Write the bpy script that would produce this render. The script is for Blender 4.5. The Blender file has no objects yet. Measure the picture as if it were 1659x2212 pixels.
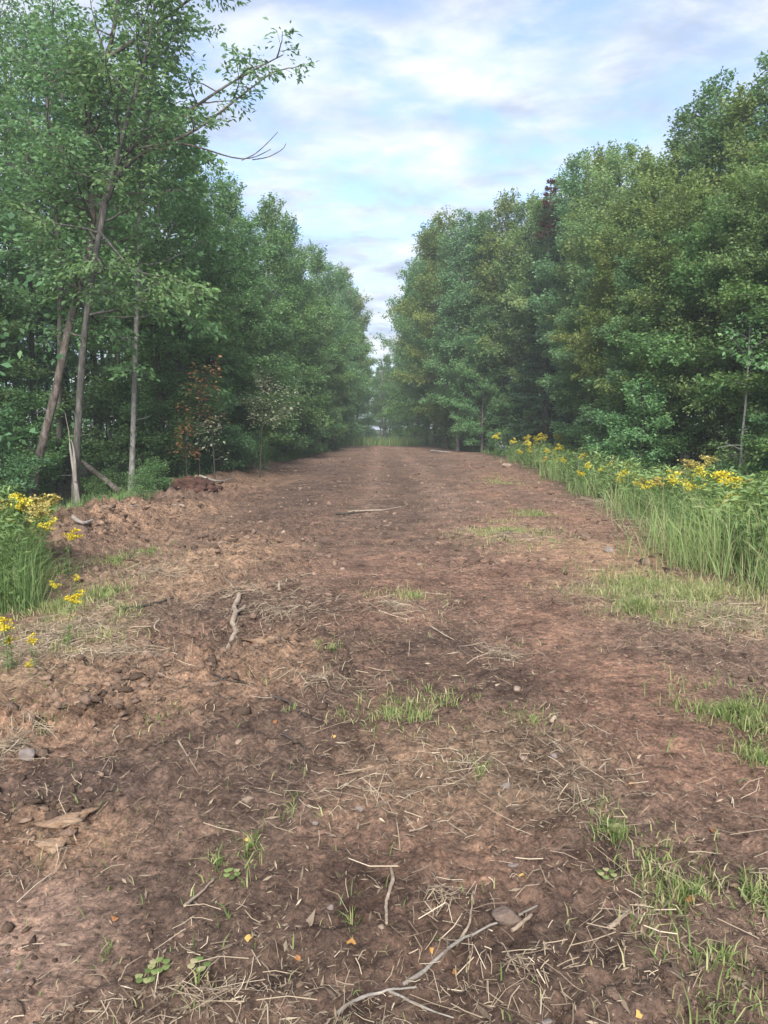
import bpy, math
import numpy as np
from math import radians, sin, cos, tan, pi

# ------------------------------------------------------------------ camera, sky, sun, exposure
scene = bpy.context.scene
col = scene.collection
EYE = 1.6
PITCH = radians(6.2)
cam_d = bpy.data.cameras.new('camera'); cam = bpy.data.objects.new('camera', cam_d); col.objects.link(cam)
cam_d.sensor_fit = 'HORIZONTAL'; cam_d.sensor_width = 36.0; cam_d.lens = 36.0
cam_d.clip_start = 0.05; cam_d.clip_end = 3000
cam.location = (0, 0, EYE); cam.rotation_euler = (radians(90) - PITCH, 0, 0)
scene.camera = cam

SUN_EL, SUN_AZ = radians(38), radians(182)     # azimuth clockwise from +Y: behind the camera, to the left
world = bpy.data.worlds.new('World'); scene.world = world; world.use_nodes = True
wt = world.node_tree; wt.nodes.clear()
def N(t, kind, **kw):
    n = t.nodes.new(kind)
    for k, v in kw.items(): setattr(n, k, v)
    return n
wo = N(wt, 'ShaderNodeOutputWorld'); bg = N(wt, 'ShaderNodeBackground'); bg.inputs['Strength'].default_value = 0.05
sky = N(wt, 'ShaderNodeTexSky', sky_type='NISHITA', sun_disc=False)
sky.sun_elevation = SUN_EL; sky.sun_rotation = SUN_AZ; sky.air_density = 1.0; sky.dust_density = 1.2; sky.ozone_density = 1.6
tc = N(wt, 'ShaderNodeTexCoord'); sep = N(wt, 'ShaderNodeSeparateXYZ'); wt.links.new(tc.outputs['Generated'], sep.inputs[0])
def wmath(op, a, b):
    m = N(wt, 'ShaderNodeMath', operation=op)
    for i, v in enumerate((a, b)):
        if isinstance(v, (int, float)): m.inputs[i].default_value = v
        else: wt.links.new(v, m.inputs[i])
    return m.outputs[0]
zc = wmath('ADD', wmath('MAXIMUM', sep.outputs[2], 0.0), 0.16)
comb = N(wt, 'ShaderNodeCombineXYZ')
wt.links.new(wmath('DIVIDE', sep.outputs[0], zc), comb.inputs[0]); wt.links.new(wmath('DIVIDE', sep.outputs[1], zc), comb.inputs[1])
mp = N(wt, 'ShaderNodeMapping'); mp.inputs['Rotation'].default_value = (0, 0, radians(-24)); mp.inputs['Scale'].default_value = (1.0, 1.35, 1); mp.inputs['Location'].default_value = (3.1, 0.7, 0)
wt.links.new(comb.outputs[0], mp.inputs[0])
def wnoise(scale, det, rough, dist, loc=0):
    n = N(wt, 'ShaderNodeTexNoise', noise_dimensions='4D'); wt.links.new(mp.outputs[0], n.inputs['Vector'])
    n.inputs['W'].default_value = loc
    n.inputs['Scale'].default_value = scale; n.inputs['Detail'].default_value = det; n.inputs['Roughness'].default_value = rough; n.inputs['Distortion'].default_value = dist
    return n.outputs['Fac']
def wramp(f, p0, p1, c0=(0, 0, 0, 1), c1=(1, 1, 1, 1)):
    r = N(wt, 'ShaderNodeValToRGB'); r.color_ramp.interpolation = 'EASE'
    r.color_ramp.elements[0].position = p0; r.color_ramp.elements[1].position = p1
    r.color_ramp.elements[0].color = c0; r.color_ramp.elements[1].color = c1
    wt.links.new(f, r.inputs[0]); return r.outputs[0]
big = wnoise(0.75, 3, 0.5, 0.3, 2.0); fine = wnoise(5.2, 8, 0.60, 0.3, 7.0)
mixn = N(wt, 'ShaderNodeMix', data_type='FLOAT'); mixn.inputs[0].default_value = 0.58
wt.links.new(big, mixn.inputs[2]); wt.links.new(fine, mixn.inputs[3])
mask = wramp(mixn.outputs[0], 0.30, 0.56)
ccol = wramp(wnoise(2.6, 8, 0.60, 0.3, 11.0), 0.36, 0.66, (2.0, 2.4, 3.15, 1), (4.1, 4.25, 4.45, 1))
mixc = N(wt, 'ShaderNodeMix', data_type='RGBA')
skb = N(wt, 'ShaderNodeMix', data_type='RGBA', blend_type='MULTIPLY'); skb.inputs[0].default_value = 1.0
wt.links.new(sky.outputs[0], skb.inputs[6]); skb.inputs[7].default_value = (1.1, 1.12, 1.22, 1)
wt.links.new(mask, mixc.inputs[0]); wt.links.new(skb.outputs[2], mixc.inputs[6]); wt.links.new(ccol, mixc.inputs[7])
wt.links.new(mixc.outputs[2], bg.inputs[0]); wt.links.new(bg.outputs[0], wo.inputs[0])

sun_d = bpy.data.lights.new('sun', 'SUN'); sun = bpy.data.objects.new('sun', sun_d); col.objects.link(sun)
sun_d.energy = 1.5; sun_d.angle = radians(22); sun_d.color = (1.0, 0.965, 0.92)
sun.rotation_euler = (radians(90) - SUN_EL, 0, -SUN_AZ + pi)
vs = scene.view_settings
vs.view_transform = 'Standard'; vs.look = 'None'; vs.exposure = 2.46; vs.gamma = 1.0; vs.use_curve_mapping = False
cy = scene.cycles
cy.use_denoising = True; cy.max_bounces = 7; cy.diffuse_bounces = 4; cy.transmission_bounces = 4; cy.glossy_bounces = 2
cy.transparent_max_bounces = 4; cy.volume_bounces = 1
scene.render.film_transparent = False

# ------------------------------------------------------------------ helpers
def rngs(s): return np.random.default_rng(s)
_tab = rngs(77).random((256, 256)) * 2 - 1
def vnoise(x, y, s=0):
    x = np.asarray(x, float) + s * 17.31; y = np.asarray(y, float) + s * 9.77
    xi = np.floor(x).astype(int); yi = np.floor(y).astype(int); xf = x - xi; yf = y - yi
    u = xf * xf * (3 - 2 * xf); v = yf * yf * (3 - 2 * yf)
    a = _tab[xi & 255, yi & 255]; b = _tab[(xi + 1) & 255, yi & 255]; c = _tab[xi & 255, (yi + 1) & 255]; d = _tab[(xi + 1) & 255, (yi + 1) & 255]
    return (a * (1 - u) + b * u) * (1 - v) + (c * (1 - u) + d * u) * v
def fbm(x, y, o=4, s=0, g=0.5):
    t = 0; a = 1; n = 0
    for k in range(o):
        t = t + a * vnoise(x * 2.03 ** k, y * 2.03 ** k, s + k * 3); n += a; a *= g
    return t / n
def sstep(a, b, x):
    t = np.clip((x - a) / (b - a), 0, 1); return t * t * (3 - 2 * t)

W2, H2, FPX = 829.5, 1106.0, 1659.0        # photograph in 1659 x 2212 units
FW = np.array([0, cos(PITCH), -sin(PITCH)]); UP = np.array([0, sin(PITCH), cos(PITCH)]); RT = np.array([1.0, 0, 0])
CAM = np.array([0, 0, EYE])
def ray(px, py): return FW + RT * ((px - W2) / FPX) - UP * ((py - H2) / FPX)
def at(px, py, d):                           # the point on that line of sight d metres ahead (world y = d)
    r = ray(px, py); return CAM + r * (d / r[1])
def flat(px, py, z=0.0):
    r = ray(px, py); return CAM + r * ((z - EYE) / r[2])

# clearing edges (world x for a given y), read off the photograph
_le = np.array([flat(*p)[:2] for p in ((770, 961), (690, 985), (590, 1003), (470, 1040), (350, 1080))] + [(-4.9, 14), (-4.3, 9), (-4.0, 5), (-4.2, 0)])
_re = np.array([flat(*p)[:2] for p in ((930, 963), (1010, 975), (1090, 990), (1140, 1012), (1250, 1072), (1380, 1130), (1470, 1210), (1600, 1265))] + [(4.0, 5.5), (4.6, 0)])
_le = _le[np.argsort(_le[:, 1])]; _re = _re[np.argsort(_re[:, 1])]
def XL(y): return np.interp(y, _le[:, 1], _le[:, 0])
def XR(y): return np.interp(y, _re[:, 1], _re[:, 0])

def base_h(x, y):
    l = XL(y); r = XR(y)
    z = 0.05 * fbm(x * 0.22, y * 0.22, 3, 1)
    z = z - 0.35 * sstep(0.2, 3.2, x - r) - 0.30 * sstep(0.4, 3.5, l - x)
    z = z - 0.16 * sstep(1.2, 4.4, -x) * sstep(2, 7, y) * (1 - sstep(35, 55, y))
    berm = np.exp(-((x - l + 0.4) / 0.7) ** 2) * sstep(6.0, 10, y) * (1 - sstep(30, 45, y))
    z = z + berm * (0.26 + 0.30 * fbm(x * 1.6, y * 1.2, 3, 5))
    z = z - 0.05 * sstep(70, 85, y) * 8
    return z

def ell(px, py, rx, ry):                     # ellipse in the picture -> world ellipse on the ground (cx, cy, rx, ry)
    c = flat(px, py); d = c[1]
    y0 = flat(px, py + ry)[1]; y1 = flat(px, max(py - ry, 950))[1]
    return c[0], c[1], rx * d / FPX, max((y1 - y0) / 2, 0.1)
def emask(e, x, y, soft=0.5, warp=0.35, s=0):
    cx, cy_, rx, ry = e
    q = np.sqrt(((x - cx) / rx) ** 2 + ((y - cy_) / ry) ** 2) + warp * fbm(x * 1.4 + 3, y * 1.4, 3, s + 20)
    return 1 - sstep(1 - soft, 1 + soft * 0.6, q)

ROUGH = [(ell(560, 1400, 300, 150), 1.3), (ell(200, 1520, 330, 130), 1.1), (ell(130, 1760, 230, 160), 0.6), (ell(450, 1180, 300, 100), 1.3), (ell(240, 1140, 220, 80), 2.0), (ell(420, 1070, 160, 40), 1.8), (ell(1000, 2050, 450, 200), 0.5)]
STRI = [ell(250, 1500, 380, 150), ell(480, 1170, 260, 90), ell(250, 1180, 230, 70)]
SMOOTH = [ell(1350, 1210, 220, 60), ell(1500, 1560, 230, 150), ell(120, 2030, 260, 180), ell(800, 1050, 120, 70), ell(1250, 1400, 150, 100)]
def detail_h(x, y):
    ro = 0.42 + 0 * x
    for i, (e, a) in enumerate(ROUGH): ro = np.maximum(ro, a * emask(e, x, y, 0.6, 0.4, i))
    for i, e in enumerate(STRI): ro = ro * (1 - 0.4 * emask(e, x, y, 0.6, 0.3, 60 + i))
    for i, e in enumerate(SMOOTH): ro = ro * (1 - 0.72 * emask(e, x, y, 0.6, 0.4, 40 + i))
    far = 1 - 0.45 * sstep(12, 40, y)
    w1 = fbm(x * 2.1, y * 2.1, 2, 31); w2 = fbm(x * 2.1, y * 2.1, 2, 37)
    b1 = 1 - np.abs(fbm(x * 3.3 + w1 * 0.6, y * 3.3 + w2 * 0.6, 3, 7)) * 2.6
    b2 = np.clip(fbm(x * 9 + w2, y * 9 + w1, 2, 11) * 1.8 - 0.15, 0, 1)
    b3 = np.abs(fbm(x * 17 + w1, y * 17 + w2, 2, 13)) * 2.6 - 0.6
    b5 = np.abs(fbm(x * 6.5 + w2, y * 6.5, 2, 17)) * 2.4 - 0.5
    b4 = vnoise(x * 60, y * 60, 15)
    z = ro * far * (0.026 * b1 + 0.050 * b2) + (0.35 + ro) * (0.020 * b3 + 0.007 * b4) + ro * far * 0.035 * b5
    st = 0 * x
    for i, e in enumerate(STRI): st = np.maximum(st, emask(e, x, y, 0.6, 0.3, 60 + i))
    a = radians(34)
    v = (-x * cos(a) + y * sin(a)) + 0.08 * w1 + 0.025 * b3
    t = (v / 0.20) % 1.0
    z = z + st * 0.075 * (t ** 2.2 - 0.3) * np.clip(0.65 + 0.9 * vnoise(x * 1.7, y * 1.7, 51), 0.1, 1.5)
    z = z + 0.05 * fbm(x * 0.8, y * 0.8, 2, 71) * sstep(1.0, 3, y)
    return z
def Hh(x, y):
    x = np.asarray(x, float); y = np.asarray(y, float)
    l = XL(y); r = XR(y)
    inside = np.minimum(sstep(-2.2, -0.9, x - l), sstep(-2.0, -0.4, r - x))
    return base_h(x, y) + detail_h(x, y) * (0.35 + 0.65 * inside)
def G(px, py):                               # ground point seen at that place of the photograph
    p = flat(px, py)
    for _ in range(8):
        z = float(Hh(p[0], p[1])); q = flat(px, py, z); p = p * 0.4 + q * 0.6
    return np.array([p[0], p[1], float(Hh(p[0], p[1]))])

class Geo:
    """collects vertices, faces (fixed size) and one tone per face"""
    def __init__(s): s.v = []; s.f3 = []; s.f4 = []; s.t3 = []; s.t4 = []; s.n = 0
    def add(s, v, f, tone=0.5):
        v = np.asarray(v, float).reshape(-1, 3); f = np.asarray(f, int)
        if len(f) == 0: return
        s.v.append(v); t = np.broadcast_to(np.asarray(tone, float), (len(f),))
        (s.f3 if f.shape[1] == 3 else s.f4).append(f + s.n); (s.t3 if f.shape[1] == 3 else s.t4).append(t)
        s.n += len(v)
    def tube(s, pts, rad, sides=6, tone=0.5, cap=True):
        p = np.asarray(pts, float); rad = np.broadcast_to(np.asarray(rad, float), (len(p),)); n = len(p)
        d = np.gradient(p, axis=0); d /= np.linalg.norm(d, axis=1)[:, None] + 1e-9
        ref = np.where(np.abs(d[:, 2:3]) > 0.9, np.array([[1.0, 0, 0]]), np.array([[0, 0, 1.0]]))
        if abs(d[:, 2]).mean() > 0.6: ref = np.broadcast_to(np.array([[1.0, 0, 0]]), d.shape)
        a = np.cross(d, ref); a /= np.linalg.norm(a, axis=1)[:, None] + 1e-9; b = np.cross(a, d)
        th = np.linspace(0, 2 * pi, sides, endpoint=False)
        v = p[:, None] + rad[:, None, None] * (a[:, None] * np.cos(th)[None, :, None] + b[:, None] * np.sin(th)[None, :, None])
        i = np.arange(n - 1)[:, None] * sides; j = np.arange(sides)[None]; k = (j + 1) % sides
        f = np.stack([i + j, i + k, i + sides + k, i + sides + j], -1).reshape(-1, 4)
        s.add(v.reshape(-1, 3), f, tone)
        if cap:
            for row, q in ((v[0], p[0]), (v[-1], p[-1])):
                s.add(np.vstack([row, q[None]]), np.stack([np.arange(sides), (np.arange(sides) + 1) % sides, np.full(sides, sides)], -1), tone)
    def mesh(s, name, mat, smooth=False):
        me = bpy.data.meshes.new(name)
        if s.n == 0: return me
        v = np.concatenate(s.v); parts = []; starts = []; tones = []; o = 0
        for fs, ts, k in ((s.f4, s.t4, 4), (s.f3, s.t3, 3)):
            if fs:
                f = np.concatenate(fs); parts.append(f.ravel()); starts.append(o + np.arange(len(f)) * k); o += f.size; tones.append(np.concatenate(ts))
        li = np.concatenate(parts).astype(np.int32); ls = np.concatenate(starts).astype(np.int32); tn = np.concatenate(tones).astype(np.float32)
        me.vertices.add(len(v)); me.vertices.foreach_set('co', v.astype(np.float32).ravel())
        me.loops.add(len(li)); me.loops.foreach_set('vertex_index', li)
        me.polygons.add(len(ls)); me.polygons.foreach_set('loop_start', ls)
        at_ = me.attributes.new('tone', 'FLOAT', 'FACE'); at_.data.foreach_set('value', tn)
        me.update(calc_edges=True)
        if smooth: me.polygons.foreach_set('use_smooth', np.ones(len(ls), bool))
        me.materials.append(mat)
        return me
def link(name, me, parent=None, loc=None):
    o = bpy.data.objects.new(name, me); col.objects.link(o)
    if parent is not None: o.parent = parent
    if loc is not None: o.location = loc
    return o
def tag(o, label=None, cat=None, group=None, kind=None):
    for k, v in (('label', label), ('category', cat), ('group', group), ('kind', kind)):
        if v: o[k] = v
    return o
def root(name, loc, label, cat, group=None, rz=0.0, sc=1.0):
    o = bpy.data.objects.new(name, None); col.objects.link(o); o.empty_display_size = 0.2
    o.location = loc; o.rotation_euler = (0, 0, rz); o.scale = (sc,) * 3 if np.isscalar(sc) else sc
    return tag(o, label, cat, group)

# ------------------------------------------------------------------ materials
def mat_new(name):
    m = bpy.data.materials.new(name); m.use_nodes = True; t = m.node_tree; t.nodes.clear()
    return m, t, N(t, 'ShaderNodeOutputMaterial')
def ramp(t, f, stops):
    r = N(t, 'ShaderNodeValToRGB'); e = r.color_ramp.elements
    while len(e) < len(stops): e.new(0.5)
    for k, (p, c) in enumerate(stops): e[k].position = p; e[k].color = (*c, 1)
    t.links.new(f, r.inputs[0]); return r.outputs[0]
def noise(t, scale, det=4, rough=0.55, vec=None, dist=0):
    n = N(t, 'ShaderNodeTexNoise'); n.inputs['Scale'].default_value = scale; n.inputs['Detail'].default_value = det; n.inputs['Roughness'].default_value = rough; n.inputs['Distortion'].default_value = dist
    if vec is None:
        c = N(t, 'ShaderNodeTexCoord'); vec = c.outputs['Object']
    t.links.new(vec, n.inputs['Vector']); return n.outputs['Fac']
def mixrgb(t, f, a, b, mode='MIX'):
    m = N(t, 'ShaderNodeMix', data_type='RGBA', blend_type=mode)
    for i, v in ((0, f), (6, a), (7, b)):
        if isinstance(v, (int, float)): m.inputs[i].default_value = v
        elif isinstance(v, tuple): m.inputs[i].default_value = (*v, 1)
        else: t.links.new(v, m.inputs[i])
    return m.outputs[2]
def leaf_mat(name, stops, trans=0.35, rough=0.55, vary=0.10, spec=0.3):
    m, t, out = mat_new(name)
    a = N(t, 'ShaderNodeAttribute', attribute_name='tone'); oi = N(t, 'ShaderNodeObjectInfo')
    c = ramp(t, a.outputs['Fac'], stops)
    hs = N(t, 'ShaderNodeHueSaturation')
    def lin(lo, hi):
        mr = N(t, 'ShaderNodeMapRange'); t.links.new(oi.outputs['Random'], mr.inputs[0]); mr.inputs[3].default_value = lo; mr.inputs[4].default_value = hi; return mr.outputs[0]
    t.links.new(lin(0.5 - vary * 0.22, 0.5 + vary * 0.22), hs.inputs['Hue']); t.links.new(lin(1 + vary, 1 - vary), hs.inputs['Saturation']); t.links.new(lin(1 - vary * 1.5, 1 + vary * 1.5), hs.inputs['Value'])
    t.links.new(c, hs.inputs['Color'])
    p = N(t, 'ShaderNodeBsdfPrincipled'); p.inputs['Roughness'].default_value = rough; p.inputs['Specular IOR Level'].default_value = spec
    tr = N(t, 'ShaderNodeBsdfTranslucent'); mx = N(t, 'ShaderNodeMixShader'); mx.inputs[0].default_value = trans
    t.links.new(hs.outputs[0], p.inputs['Base Color']); tcol = mixrgb(t, 0.5, hs.outputs[0], (0.9, 1.0, 0.45), 'MULTIPLY')
    t.links.new(tcol, tr.inputs['Color'])
    t.links.new(p.outputs[0], mx.inputs[1]); t.links.new(tr.outputs[0], mx.inputs[2]); t.links.new(mx.outputs[0], out.inputs[0])
    return m
def solid_mat(name, stops, scale=6, rough=0.85, bump=0.3, stretch=(1, 1, 1), bscale=None, spec=0.25):
    m, t, out = mat_new(name)
    c = N(t, 'ShaderNodeTexCoord'); mp_ = N(t, 'ShaderNodeMapping'); mp_.inputs['Scale'].default_value = stretch
    t.links.new(c.outputs['Object'], mp_.inputs[0])
    f = noise(t, scale, 6, 0.65, mp_.outputs[0], 0.3)
    p = N(t, 'ShaderNodeBsdfPrincipled'); p.inputs['Roughness'].default_value = rough; p.inputs['Specular IOR Level'].default_value = spec
    t.links.new(ramp(t, f, stops), p.inputs['Base Color'])
    b = N(t, 'ShaderNodeBump'); b.inputs['Strength'].default_value = bump; b.inputs['Distance'].default_value = 0.02
    t.links.new(noise(t, bscale or scale * 3, 5, 0.65, mp_.outputs[0]), b.inputs['Height']); t.links.new(b.outputs[0], p.inputs['Normal'])
    t.links.new(p.outputs[0], out.inputs[0]); return m

M = {}
M['leaf'] = leaf_mat('leaf_maple', [(0, (0.075, 0.15, 0.062)), (0.5, (0.140, 0.265, 0.100)), (0.85, (0.215, 0.35, 0.13)), (1, (0.30, 0.36, 0.12))], 0.45)
M['leaf_cool'] = leaf_mat('leaf_aspen', [(0, (0.080, 0.155, 0.075)), (0.5, (0.145, 0.255, 0.110)), (1, (0.235, 0.35, 0.15))], 0.45)
M['leaf_yellow'] = leaf_mat('leaf_turning', [(0, (0.11, 0.175, 0.065)), (0.5, (0.19, 0.275, 0.095)), (0.85, (0.27, 0.34, 0.12)), (1, (0.37, 0.33, 0.11))], 0.45)
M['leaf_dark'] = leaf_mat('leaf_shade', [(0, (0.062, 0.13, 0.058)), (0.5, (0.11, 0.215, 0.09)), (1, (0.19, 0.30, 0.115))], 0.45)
M['leaf_red'] = leaf_mat('leaf_red', [(0, (0.36, 0.13, 0.07)), (0.35, (0.46, 0.19, 0.10)), (0.6, (0.42, 0.26, 0.10)), (0.8, (0.22, 0.28, 0.09)), (1, (0.15, 0.25, 0.09))], vary=0.03)
M['leaf_pale'] = leaf_mat('leaf_pale', [(0, (0.14, 0.20, 0.10)), (0.5, (0.30, 0.34, 0.2)), (1, (0.55, 0.56, 0.46))], vary=0.03)
M['needle'] = leaf_mat('needle', [(0, (0.040, 0.085, 0.052)), (0.5, (0.068, 0.13, 0.072)), (1, (0.115, 0.19, 0.085))], trans=0.2)
M['needle_red'] = leaf_mat('needle_dead', [(0, (0.11, 0.055, 0.042)), (0.5, (0.19, 0.085, 0.06)), (1, (0.22, 0.13, 0.08))], trans=0.2)
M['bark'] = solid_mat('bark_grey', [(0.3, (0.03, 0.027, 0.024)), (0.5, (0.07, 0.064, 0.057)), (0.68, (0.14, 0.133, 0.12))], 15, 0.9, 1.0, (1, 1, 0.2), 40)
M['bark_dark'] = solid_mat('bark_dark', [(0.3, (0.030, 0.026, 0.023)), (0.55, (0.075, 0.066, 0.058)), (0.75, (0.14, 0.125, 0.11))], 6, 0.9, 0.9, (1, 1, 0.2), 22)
M['bark_peel'] = solid_mat('bark_peeling', [(0.32, (0.04, 0.033, 0.028)), (0.48, (0.10, 0.08, 0.065)), (0.58, (0.16, 0.145, 0.13)), (0.72, (0.24, 0.14, 0.08))], 11, 0.9, 1.0, (1, 1, 0.4), 36)
M['bark_pale'] = solid_mat('bark_pale', [(0.28, (0.05, 0.048, 0.043)), (0.45, (0.14, 0.135, 0.122)), (0.7, (0.27, 0.262, 0.24))], 11, 0.85, 0.7, (1, 1, 0.6), 36)
M['bark_white'] = solid_mat('bark_white', [(0.3, (0.35, 0.34, 0.31)), (0.5, (0.62, 0.61, 0.57)), (0.7, (0.75, 0.74, 0.70))], 5, 0.8, 0.3)
M['deadwood'] = solid_mat('deadwood', [(0.3, (0.14, 0.12, 0.10)), (0.55, (0.26, 0.23, 0.20)), (0.75, (0.40, 0.365, 0.32))], 9, 0.9, 0.7, (1, 1, 0.3))
M['twig'] = solid_mat('twig_tan', [(0.3, (0.16, 0.115, 0.08)), (0.55, (0.29, 0.225, 0.17)), (0.75, (0.42, 0.35, 0.27))], 14, 0.85, 0.5)
M['twig_dark'] = solid_mat('twig_dark', [(0.3, (0.03, 0.025, 0.022)), (0.7, (0.085, 0.065, 0.055))], 14, 0.85, 0.5)
def tone_var(m, lo=0.45, hi=1.45):
    t = m.node_tree; p = [n for n in t.nodes if n.type == 'BSDF_PRINCIPLED'][0]; src = p.inputs['Base Color'].links[0].from_socket
    a = N(t, 'ShaderNodeAttribute', attribute_name='tone')
    t.links.new(mixrgb(t, 1.0, src, ramp(t, a.outputs['Fac'], [(0, (lo,) * 3), (1, (hi,) * 3)]), 'MULTIPLY'), p.inputs['Base Color'])
M['stone'] = solid_mat('stone', [(0.3, (0.12, 0.095, 0.085)), (0.55, (0.20, 0.165, 0.15)), (0.75, (0.29, 0.25, 0.23))], 12, 0.85, 0.5, bscale=60)
M['stone_tan'] = solid_mat('stone_tan', [(0.3, (0.17, 0.12, 0.09)), (0.6, (0.28, 0.21, 0.16)), (0.8, (0.38, 0.31, 0.25))], 12, 0.85, 0.5, bscale=60)
M['stone_brown'] = solid_mat('stone_brown', [(0.3, (0.10, 0.07, 0.055)), (0.55, (0.165, 0.12, 0.095)), (0.75, (0.24, 0.18, 0.145))], 14, 0.9, 0.7, bscale=60)
M['clod'] = solid_mat('soil_clod', [(0.3, (0.088, 0.06, 0.045)), (0.5, (0.168, 0.114, 0.084)), (0.72, (0.29, 0.198, 0.14))], 3, 0.95, 1.0, bscale=70, spec=0.1)
tone_var(M['clod'])
M['crust'] = solid_mat('soil_crust', [(0.3, (0.17, 0.112, 0.078)), (0.5, (0.29, 0.195, 0.13)), (0.72, (0.40, 0.28, 0.19))], 9, 0.95, 1.0, bscale=60, spec=0.1)
M['mound'] = solid_mat('mound_soil', [(0.3, (0.040, 0.022, 0.018)), (0.55, (0.075, 0.040, 0.031)), (0.78, (0.13, 0.075, 0.055))], 5, 0.95, 1.0, bscale=30, spec=0.1)
M['grass'] = leaf_mat('grass_blade', [(0, (0.10, 0.145, 0.045)), (0.45, (0.17, 0.235, 0.075)), (0.8, (0.26, 0.32, 0.11)), (1, (0.42, 0.37, 0.20))], vary=0.0)
M['verge'] = leaf_mat('verge_blade', [(0, (0.10, 0.165, 0.06)), (0.5, (0.19, 0.29, 0.10)), (0.82, (0.29, 0.38, 0.14)), (0.93, (0.36, 0.33, 0.18)), (1, (0.48, 0.42, 0.27))], vary=0.0)
M['straw'] = leaf_mat('straw', [(0, (0.07, 0.048, 0.035)), (0.35, (0.18, 0.135, 0.095)), (0.75, (0.35, 0.275, 0.19)), (1, (0.55, 0.46, 0.34))], trans=0.1, rough=0.7, vary=0.0)
M['gstem'] = leaf_mat('goldenrod_leaf', [(0, (0.07, 0.13, 0.04)), (0.5, (0.12, 0.21, 0.06)), (1, (0.19, 0.28, 0.08))], vary=0.08)
M['gold'] = leaf_mat('goldenrod_flower', [(0, (0.42, 0.33, 0.03)), (0.5, (0.68, 0.55, 0.04)), (1, (0.82, 0.72, 0.12))], trans=0.3, vary=0.04)
M['gold_faded'] = leaf_mat('goldenrod_faded', [(0, (0.30, 0.24, 0.07)), (0.5, (0.48, 0.40, 0.12)), (1, (0.62, 0.54, 0.24))], trans=0.3, vary=0.04)
M['white'] = leaf_mat('aster_flower', [(0, (0.6, 0.62, 0.6)), (1, (0.85, 0.86, 0.85))], trans=0.2, vary=0.0)
M['leaf_fall'] = leaf_mat('fallen_leaf', [(0, (0.16, 0.06, 0.03)), (0.5, (0.34, 0.16, 0.05)), (1, (0.48, 0.32, 0.10))], trans=0.1, vary=0.0)

# ------------------------------------------------------------------ ground
def ground_mat(name, attr=True):
    m, t, out = mat_new(name)
    p = N(t, 'ShaderNodeBsdfPrincipled'); p.inputs['Roughness'].default_value = 0.95; p.inputs['Specular IOR Level'].default_value = 0.12
    g = N(t, 'ShaderNodeTexCoord').outputs['Object']
    if attr:
        a = N(t, 'ShaderNodeAttribute', attribute_name='soil'); c = a.outputs['Color']
    else:
        c = ramp(t, noise(t, 0.8, 5, 0.6, g), [(0.3, (0.030, 0.032, 0.018)), (0.55, (0.055, 0.062, 0.028)), (0.75, (0.10, 0.085, 0.05))])
    c = mixrgb(t, 0.8, c, ramp(t, noise(t, 2.2, 8, 0.72, g, 0.4), [(0.34, (0.48, 0.46, 0.46)), (0.5, (1, 1, 1)), (0.66, (1.55, 1.48, 1.4))]), 'MULTIPLY')
    c = mixrgb(t, 0.85, c, ramp(t, noise(t, 9, 8, 0.75, g), [(0.34, (0.42, 0.40, 0.39)), (0.5, (1, 1, 1)), (0.68, (1.65, 1.6, 1.52))]), 'MULTIPLY')
    c = mixrgb(t, 0.9, c, ramp(t, noise(t, 48, 5, 0.75, g), [(0.32, (0.40, 0.38, 0.37)), (0.5, (1, 1, 1)), (0.70, (1.75, 1.66, 1.56))]), 'MULTIPLY')
    v = N(t, 'ShaderNodeTexVoronoi'); v.inputs['Scale'].default_value = 34; t.links.new(g, v.inputs['Vector'])
    f = ramp(t, v.outputs['Distance'], [(0.06, (1, 1, 1)), (0.13, (0, 0, 0))])
    sepc = N(t, 'ShaderNodeSeparateColor'); t.links.new(v.outputs['Color'], sepc.inputs[0])
    f2 = ramp(t, sepc.outputs[0], [(0.80, (0, 0, 0)), (0.84, (1, 1, 1))])
    mm = N(t, 'ShaderNodeMath', operation='MULTIPLY'); t.links.new(f, mm.inputs[0]); t.links.new(f2, mm.inputs[1])
    c = mixrgb(t, mm.outputs[0], c, (0.40, 0.31, 0.235))
    t.links.new(c, p.inputs['Base Color'])
    b1 = N(t, 'ShaderNodeBump'); b1.inputs['Strength'].default_value = 1.0; b1.inputs['Distance'].default_value = 0.03
    t.links.new(noise(t, 40, 7, 0.72, g), b1.inputs['Height'])
    vb = N(t, 'ShaderNodeTexVoronoi'); vb.inputs['Scale'].default_value = 22; t.links.new(g, vb.inputs['Vector'])
    b0 = N(t, 'ShaderNodeBump', invert=True); b0.inputs['Strength'].default_value = 0.8; b0.inputs['Distance'].default_value = 0.03
    t.links.new(vb.outputs['Distance'], b0.inputs['Height']); t.links.new(b0.outputs[0], b1.inputs['Normal'])
    t.links.new(b1.outputs[0], p.inputs['Normal']); t.links.new(p.outputs[0], out.inputs[0])
    return m
M['soil'] = ground_mat('churned_soil'); M['floor'] = ground_mat('forest_floor_litter', False)

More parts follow.
